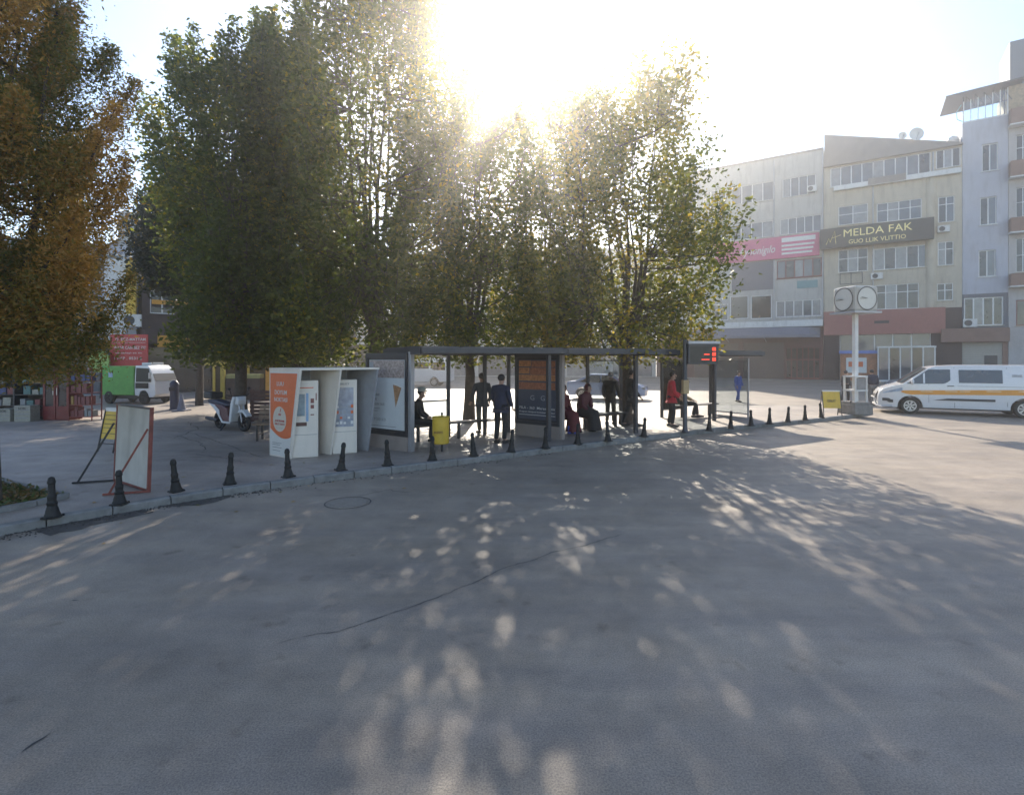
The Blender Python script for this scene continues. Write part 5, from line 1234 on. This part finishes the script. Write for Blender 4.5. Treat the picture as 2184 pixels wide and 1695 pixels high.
gn = ['cream','maroon','teal','navy','ochre','grey']; r_ = random.Random(9); gme = {}
gcol = {'cream':'cream','maroon':'dark red','teal':'dark teal','navy':'navy blue','ochre':'ochre','grey':'grey'}
def goods(c, loc, w, h, d, label, group):
    o = MB(); o.box(-w/2,w/2,0,d,0,h); o.box(-w*.4,w*.4,-.004,0,h*.25,h*.6)
    return tag(o.build('goods_box', goods_m[c], None, loc=loc, bevel=.006), label, 'box', group)
for k in range(5):
    x = .12
    while x < W_-.25:
        w = r_.uniform(.14,.3); c = r_.randrange(6); h = r_.uniform(.16,.3)
        if all(abs(x+w/2-u) > w/2+.05 for u in (W_*.33, W_*.66)):
            goods(c, (nx(-110)+x+w/2, NY+.16, PZ+.112+.40*k), w*.94, h, .28, '%s goods box on the dark shop shelf' % gcol[gn[c]], '%s boxes on the shop shelf' % gcol[gn[c]])
        x += w+r_.uniform(.01,.05)
# white crates
for x0, x1, yt, lb in ((18,48,868,'small white printed crate in front of the dark shelf'), (55,90,861,'larger white printed crate in front of the dark shelf')):
    t = thing('crate', lb, 'crate', (nx(x0), NY-.45, PZ)); w = (nx(x1)-nx(x0))*.96; h = nz(yt)*.95
    o = MB(); o.box(0,w,0,.4,0,h); o.build('body', goods_m[0], t, bevel=.01)
    for k in range(3): o = MB(); o.box(.04,w-.04,-.006,0,h*(.2+.25*k),h*(.25+.25*k)); o.build('print', M_grey_ink, t)
    lettering('SOK', .12, M_ink, t, (w/2,-.008,h*.82), extrude=.002, width=w*.5)
# red double cabinet
t = thing('display_cabinet', 'red metal cabinet with two glazed doors beside the shelf', 'cabinet', (nx(94), NY-.05, PZ)); w = nx(150)-nx(94); h = 1.95
o = MB(); o.box(0,w,.03,.6,0,h); o.build('body', M_redmetal, t, bevel=.01)
for k in range(2):
    x0 = .02+k*w/2; o = MB(); x1 = x0+w/2-.03
    o.box(x0,x1,-.02,.025,.05,.50); o.box(x0,x1,-.02,.025,h-.1,h-.02); o.box(x0,x0+.07,-.02,.025,.5,h-.1); o.box(x1-.07,x1,-.02,.025,.5,h-.1); dr = o.build('door', M_redmetal, t)
    o = MB(); o.box(x0+.07,x1-.07,0,.01,.5,h-.1); o.build('pane', M_glass2, dr)
    o = MB(); o.bar((x1-.05 if k == 0 else x0+.05,-.05,.9),(x1-.05 if k == 0 else x0+.05,-.05,1.15),.02); o.build('handle', M_steel, dr)
# maroon goods rack
t = thing('goods_rack', 'maroon wire rack of hanging goods beside the red cabinet', 'rack', (nx(154), NY-.15, PZ)); w = nx(203)-nx(154)
for x in (0,w):
    for y in (0,.45): o = MB(); o.bar((x,y,0),(x,y,1.9),.03); o.build('upright', M_redmetal, t)
for k in range(5): o = MB(); o.box(0,w,0,.45,.12+.42*k,.14+.42*k); o.build('shelf_board', M_redmetal, t)
for k in range(4):
    x = .03
    while x < w-.12:
        ww = r_.uniform(.10,.2); c = r_.choice([1,1,1,3,4,5]); h = r_.uniform(.2,.34)
        if x+ww < w: goods(c, (nx(154)+x+ww/2, NY-.10, PZ+.142+.42*k), ww*.92, h, .3, '%s packet on the maroon wire rack' % gcol[gn[c]], '%s packets on the wire rack' % gcol[gn[c]])
        x += ww+.02
# bundled sacks
# ------------------------------------------------------------------ people
SKIN = mat('skin', (.36,.21,.15), .55, var=.06); SKIN2 = mat('skin_dark_tan', (.30,.17,.11), .55, var=.06)
def skin_mesh(verts, edges, radii, root=0, sub=2):
    me = bpy.data.meshes.new('tmp'); me.from_pydata(verts, edges, []); o = bpy.data.objects.new('tmp', me); C.objects.link(o)
    o.modifiers.new('s', 'SKIN'); sv = me.skin_vertices[0].data
    for i, r0 in enumerate(radii): sv[i].radius = r0 if hasattr(r0,'__len__') else (r0, r0); sv[i].use_root = (i == root)
    sb = o.modifiers.new('b', 'SUBSURF'); sb.levels = sub; sb.render_levels = sub
    dg = bpy.context.evaluated_depsgraph_get(); out = bpy.data.meshes.new_from_object(o.evaluated_get(dg)); bpy.data.objects.remove(o); bpy.data.meshes.remove(me)
    out.polygons.foreach_set('use_smooth', [True]*len(out.polygons)); return out
def joinmesh(name, meshes, m):
    bm = bmesh.new()
    for x in meshes: bm.from_mesh(x)
    me = bpy.data.meshes.new(name); bm.to_mesh(me); bm.free(); me.materials.append(m)
    me.polygons.foreach_set('use_smooth', [True]*len(me.polygons)); return me
V = Vector
def person(label, loc, rz, top, bottom, pose='stand', H=1.74, arms=((.05,.02),(.05,.02)), step=.08, coat=.0, hair=(.02,.016,.013), hat=None, skin=SKIN, shoe=(.02,.02,.02), dress=False, lean=0.0, headturn=0.0, bag=None, bulk=1.0, scarf=None):
    """faces local -y; joints in metres for 1.74 m, then scaled"""
    k = H/1.74; t = thing('person', label, 'person', loc, rz)
    J = {}
    if pose == 'sit':
        J['pel'] = V((0,0,.56)); hipz = .56
        J['ch'] = V((0,-.03-lean*.5,.92)); J['sh'] = V((0,-.04-lean,1.07)); J['nk'] = V((0,-.06-lean*1.15,1.15)); hd = V((0,-.10-lean*1.3,1.30))
        for s_, n_ in ((-1,'L'),(1,'R')):
            J['hip'+n_] = V((s_*.10,-.02,.54)); J['kn'+n_] = V((s_*.13,-.46,.53)); J['an'+n_] = V((s_*.13,-.44-.05*s_*step*5,.10)); J['to'+n_] = J['an'+n_]+V((s_*.02,-.19,-.05))
            J['so'+n_] = J['sh']+V((s_*.19,0,-.02)); J['el'+n_] = J['so'+n_]+V((s_*.05,-.06,-.29)); J['wr'+n_] = V((s_*.09,-.34,.66)); J['ha'+n_] = V((s_*.07,-.42,.64))
    else:
        J['pel'] = V((0,0,.96)); J['ch'] = V((0,-.01-lean*.5,1.26)); J['sh'] = V((0,-lean,1.43)); J['nk'] = V((0,-.02-lean*1.1,1.50)); hd = V((0,-.05-lean*1.35,1.64))
        for s_, n_, ai in ((-1,'L',0),(1,'R',1)):
            ph = step*s_
            J['hip'+n_] = V((s_*.095,0,.92)); J['kn'+n_] = V((s_*.10,-.03+ph*.55,.50)); J['an'+n_] = V((s_*.10,.03+ph,.09)); J['to'+n_] = J['an'+n_]+V((s_*.03,-.18,-.05))
            J['so'+n_] = J['sh']+V((s_*.19,0,-.02)); fw, out_ = arms[ai]
            J['el'+n_] = J['so'+n_]+V((s_*(.05+out_),-fw*.3,-.28)); J['wr'+n_] = J['el'+n_]+V((s_*(.0+out_*.3),-.06-fw,-.24+fw*.5)); J['ha'+n_] = J['wr'+n_]+V((0,-.03-fw*.2,-.07+fw*.2))
    hr = Matrix.Rotation(headturn, 3, 'Z')
    def skel(spec, names, sub=2):
        idx = {n_: i for i, (n_, _) in enumerate(names)}
        return skin_mesh([tuple((J[n_] if n_ in J else X[n_])*k) for n_, _ in names], [(idx[a], idx[b]) for a, b in spec], [r0*k if not hasattr(r0,'__len__') else (r0[0]*k, r0[1]*k) for _, r0 in names], 0, sub)
    X = {'hl': hd+V((0,.0,-.09)), 'hm': hd+V((0,.005,0)), 'hu': hd+V((0,.012,.075))}
    names = [('pel',.12),('ch',(.135,.10)),('sh',(.10,.075)),('nk',.055),('hl',(.062,.072)),('hm',(.078,.092)),('hu',(.066,.08))]
    spec = [('pel','ch'),('ch','sh'),('sh','nk'),('nk','hl'),('hl','hm'),('hm','hu')]
    for n_ in 'LR':
        names += [('so'+n_,.06),('el'+n_,.042),('wr'+n_,.028),('ha'+n_,(.034,.018)),('hip'+n_,.085),('kn'+n_,.056),('an'+n_,.04),('to'+n_,.03)]
        spec += [('sh','so'+n_),('so'+n_,'el'+n_),('el'+n_,'wr'+n_),('wr'+n_,'ha'+n_),('pel','hip'+n_),('hip'+n_,'kn'+n_),('kn'+n_,'an'+n_),('an'+n_,'to'+n_)]
    parts = [skel(spec, names)]
    # face and fingers joined into the one body mesh
    e = MB(); f0 = hd*k
    def hp(v): return f0+hr@(V(v)*k)
    e.tube([hp((0,-.078,.035)), hp((0,-.112,-.02)), hp((0,-.085,-.032))], [.010*k,.017*k,.008*k], 6)
    for s_ in (-1,1): e.ball(hp((s_*.084,.008,-.005)), (.012*k,.022*k,.034*k), 8, 5)
    e.ball(hp((0,-.062,-.088)), (.035*k,.028*k,.026*k), 8, 5)
    for n_, s_ in (('L',-1),('R',1)):
        h = J['ha'+n_]; d_ = (J['ha'+n_]-J['wr'+n_]).normalized(); sd_ = d_.cross(V((0,0,1)))
        if sd_.length < .2: sd_ = V((0,1,0))
        sd_.normalize(); dn = d_.cross(sd_).normalized()
        for i, ln in enumerate((.075,.088,.082,.062)):
            b_ = h+sd_*(.030-.020*i)+d_*.02; e.tube([b_*k,(b_+d_*ln*.5+dn*.008)*k,(b_+d_*ln*.95+dn*.03)*k], [.0095*k,.009*k,.006*k], 5)
        b_ = h+sd_*.034-d_*.02; e.tube([b_*k,(b_+sd_*.025+d_*.03)*k,(b_+sd_*.028+d_*.062)*k], [.011*k,.010*k,.007*k], 5)
    parts.append(e.mesh('x', skin)); put('body', joinmesh('body', parts, skin), t)
    e = MB()
    for s_ in (-1,1): e.ball(hp((s_*.032,-.080,.015)), (.012*k,.008*k,.007*k), 8, 5)
    e.tube([hp((-.024,-.090,-.052)), hp((0,-.096,-.050)), hp((.024,-.090,-.052))], .005*k, 5); e.build('eyes_and_mouth', mat('face_dark', (.05,.025,.02), .5), t)
    # hair
    if hat is None or True:
        e = MB(); e.ball(hp((0,.018,.035)), (.094*k,.105*k,.095*k), 14, 9)
        hb = e.mesh('hair', mat('hair_%d' % int(hair[0]*1000), hair, .6, var=.3, scale=40), True); bm = bmesh.new(); bm.from_mesh(hb)
        cut = hp((0,-.055,.0)); q = [v for v in bm.verts if (v.co-f0).dot(hr@V((0,-1,-.9)).normalized()) > .012*k]; bmesh.ops.delete(bm, geom=q, context='VERTS'); bm.to_mesh(hb); bm.free(); put('hair', hb, t)
    if hat:
        e = MB(); c_ = hp((0,.008,.075)); e.lathe([(.106*k,-.03*k),(.110*k,.0),(.108*k,.05*k),(.085*k,.085*k),(.02*k,.095*k)], 16, tuple(c_)); e.tube([hp((-.07,-.10,.05)), hp((0,-.15,.045)), hp((.07,-.10,.05))], .012*k, 6); e.build('hat', hat, t, smooth=True)
    # jacket, trousers, shoes
    B = bulk; hipname = 'pel'
    X['hem'] = J['pel']+V((0,0,-.02-coat)) if pose != 'sit' else J['pel']+V((0,-.02,-.03))
    names = [('pel',(.19*B,.155*B)),('ch',(.175*B,.135*B)),('sh',(.14*B,.10*B)),('nk',.07)]; spec = [('pel','ch'),('ch','sh'),('sh','nk')]
    if coat: names += [('hem',(.20*B,.165*B))]; spec += [('pel','hem')]
    for n_ in 'LR': names += [('so'+n_,.085*B),('el'+n_,.066*B),('wr'+n_,.05)]; spec += [('sh','so'+n_),('so'+n_,'el'+n_),('el'+n_,'wr'+n_)]
    j = skel(spec, names); j.materials.append(top); put('jacket', j, t)
    if dress:
        e = MB()
        if pose == 'sit': e.tube([J['pel']*k, (J['pel']+V((0,-.25,.0)))*k, (V((0,-.47,.50)))*k, (V((0,-.50,.28)))*k, (V((0,-.50,.07)))*k], [.17*k,.20*k,.20*k,.21*k,.24*k], 14)
        else: e.lathe([(.25*k,.10*k),(.22*k,.5*k),(.17*k,.96*k)], 16)
        e.build('skirt', bottom, t, smooth=True)
    else:
        names = [('pel',(.14*B,.11*B))]; spec = []
        for n_ in 'LR': names += [('hip'+n_,.098*B),('kn'+n_,.078*B),('an'+n_,.062)]; spec += [('pel','hip'+n_),('hip'+n_,'kn'+n_),('kn'+n_,'an'+n_)]
        j = skel(spec, names); j.materials.append(bottom); put('trousers', j, t)
    for n_ in 'LR':
        a_, b_ = J['an'+n_], J['to'+n_]; e = MB(); e.tube([(a_+V((0,.07,-.04)))*k,(a_+V((0,.02,-.035)))*k,(a_.lerp(b_,.6)+V((0,0,-.015)))*k,(b_+V((0,-.04,0)))*k], [.035*k,.05*k,.045*k,.03*k], 10); e.build('shoe', mat('shoe_leather', shoe, .4), t, smooth=True)
    if scarf:
        e = MB(); e.lathe([(.10*k,-.03*k),(.105*k,.02*k),(.08*k,.06*k)], 12, tuple(J['nk']*k)); e.ball(hp((0,.02,.03)), (.11*k,.12*k,.125*k), 12, 8); sc = e.mesh('headscarf', scarf, True); bm = bmesh.new(); bm.from_mesh(sc)
        q = [v for v in bm.verts if v.co.z > (f0.z-.07*k) and (v.co-f0).dot(hr@V((0,-1,0))) > .05*k]; bmesh.ops.delete(bm, geom=q, context='VERTS'); bm.to_mesh(sc); bm.free(); put('headscarf', sc, t)
    return t
def cloth(n_, c_): return mat('cloth_'+n_, c_, .85, var=.18, scale=14, bump=.3, bscale=12)
c_black = cloth('black', (.016,.016,.018)); c_char = cloth('charcoal', (.05,.05,.055)); c_navy = cloth('navy', (.02,.025,.05)); c_red = cloth('red', (.42,.02,.03)); c_maroon = cloth('maroon', (.11,.015,.02)); c_blue = cloth('blue', (.05,.10,.35)); c_grey = cloth('grey', (.14,.14,.14)); c_tan = cloth('tan', (.30,.20,.10)); c_olive = cloth('olive', (.07,.07,.05)); c_rust = cloth('rust', (.32,.07,.035))
M_cap = cloth('cap', (.42,.40,.34))
def on(x, y): return at(x, y, PZ)
# seat height .45 of the first shelter: sitters use the seat bar
sx = sp_(.1+.62, 2.1-.42); person('seated person in a black coat and pale cap at the first shelter', (sx.x, sx.y, PZ-.0), SRZ-R(-62), c_black, c_black, 'sit', 1.72, hat=M_cap, lean=.06)
p_ = on(1028,924); person('person in charcoal standing behind a column of the first shelter', p_, R(200), c_char, c_olive, 'stand', 1.74, arms=((.05,.02),(.10,.04)), step=.05, coat=.12)
p_ = on(1068,945); person('person in a dark jacket standing upright beside the first shelter', p_, R(155), c_navy, c_black, 'stand', 1.76, arms=((.09,.0),(.12,.0)), step=.03, coat=.05)
sx = sp_(4.15+1.05, 1.36); person('seated person in a maroon coat and rust headscarf at the second shelter', (sx.x, sx.y, PZ), SRZ+R(10), c_maroon, c_maroon, 'sit', 1.70, dress=True, scarf=c_rust, bulk=1.18)
sx = sp_(4.15+1.75, 1.36); person('seated person in dark red leaning forward at the second shelter', (sx.x, sx.y, PZ), SRZ+R(20), cloth('wine', (.085,.02,.03)), c_black, 'sit', 1.72, dress=True, lean=.16, bulk=1.15, scarf=c_maroon)
p_ = on(1302,905); person('person in black standing under the second shelter roof', p_, R(150), c_black, c_olive, 'stand', 1.72, step=.04, coat=.2)
p_ = on(1345,909); person('person in a long black coat mid stride behind the second shelter', p_, R(100), c_black, c_black, 'stand', 1.80, arms=((.1,.02),(.06,.04)), step=.17, coat=.25)
p_ = on(1432,910); person('person in a red jacket and black trousers waiting by the display post', p_, R(80), c_red, c_black, 'stand', 1.74, arms=((.12,.0),(.2,.0)), step=.04, coat=.16, bulk=1.05)
sx = sp_(10.6+.75, .9+1.7-.42); person('seated person in tan with one leg out at the end shelter', (sx.x, sx.y, PZ), SRZ+R(40), c_tan, c_black, 'sit', 1.72, hat=cloth('brown_cap', (.10,.05,.03)), step=.3)
p_ = at(1574,857); person('person in blue walking on the far road', p_, R(30), c_blue, c_blue, 'stand', 1.62, step=.14, coat=.3)
p_ = at(1803,858); person('person in dark clothes with pale sleeves walking behind the clock', p_, R(100), c_char, c_black, 'stand', 1.66, step=.13)
p_ = at(1860,864); person('person in a navy jacket standing at the front of the white van', p_, R(170), c_navy, c_grey, 'stand', 1.74, step=.05, bulk=1.2)
hb = sp_(4.15+1.3, 1.10); o = MB(); o.box(-.16,.16,-.09,.09,0,.24); tag(o.build('shopping_bag', cloth('bag', (.06,.09,.42)), None, loc=(hb.x-.05, hb.y-.35, PZ), bevel=.03), 'blue shopping bag on the ground beside the seated people', 'bag')

# ------------------------------------------------------------------ haze volume added to imitate veiling lens glare and sun glow
if HAZE > 0:
    o = MB(); o.box(-425, 425, -65, 465, -1, 27.5); hz = o.build('haze', bpy.data.materials.new('air')); tag(hz, 'thin pale haze filling the square', 'haze', kind='stuff')
    m = hz.data.materials[0]; m.use_nodes = True; n = m.node_tree.nodes; n.remove(n['Principled BSDF'])
    v = n.new('ShaderNodeVolumePrincipled'); v.inputs['Color'].default_value = (1.0,.97,.94,1); v.inputs['Density'].default_value = HAZE; v.inputs['Anisotropy'].default_value = .85
    m.node_tree.links.new(v.outputs[0], n['Material Output'].inputs['Volume'])
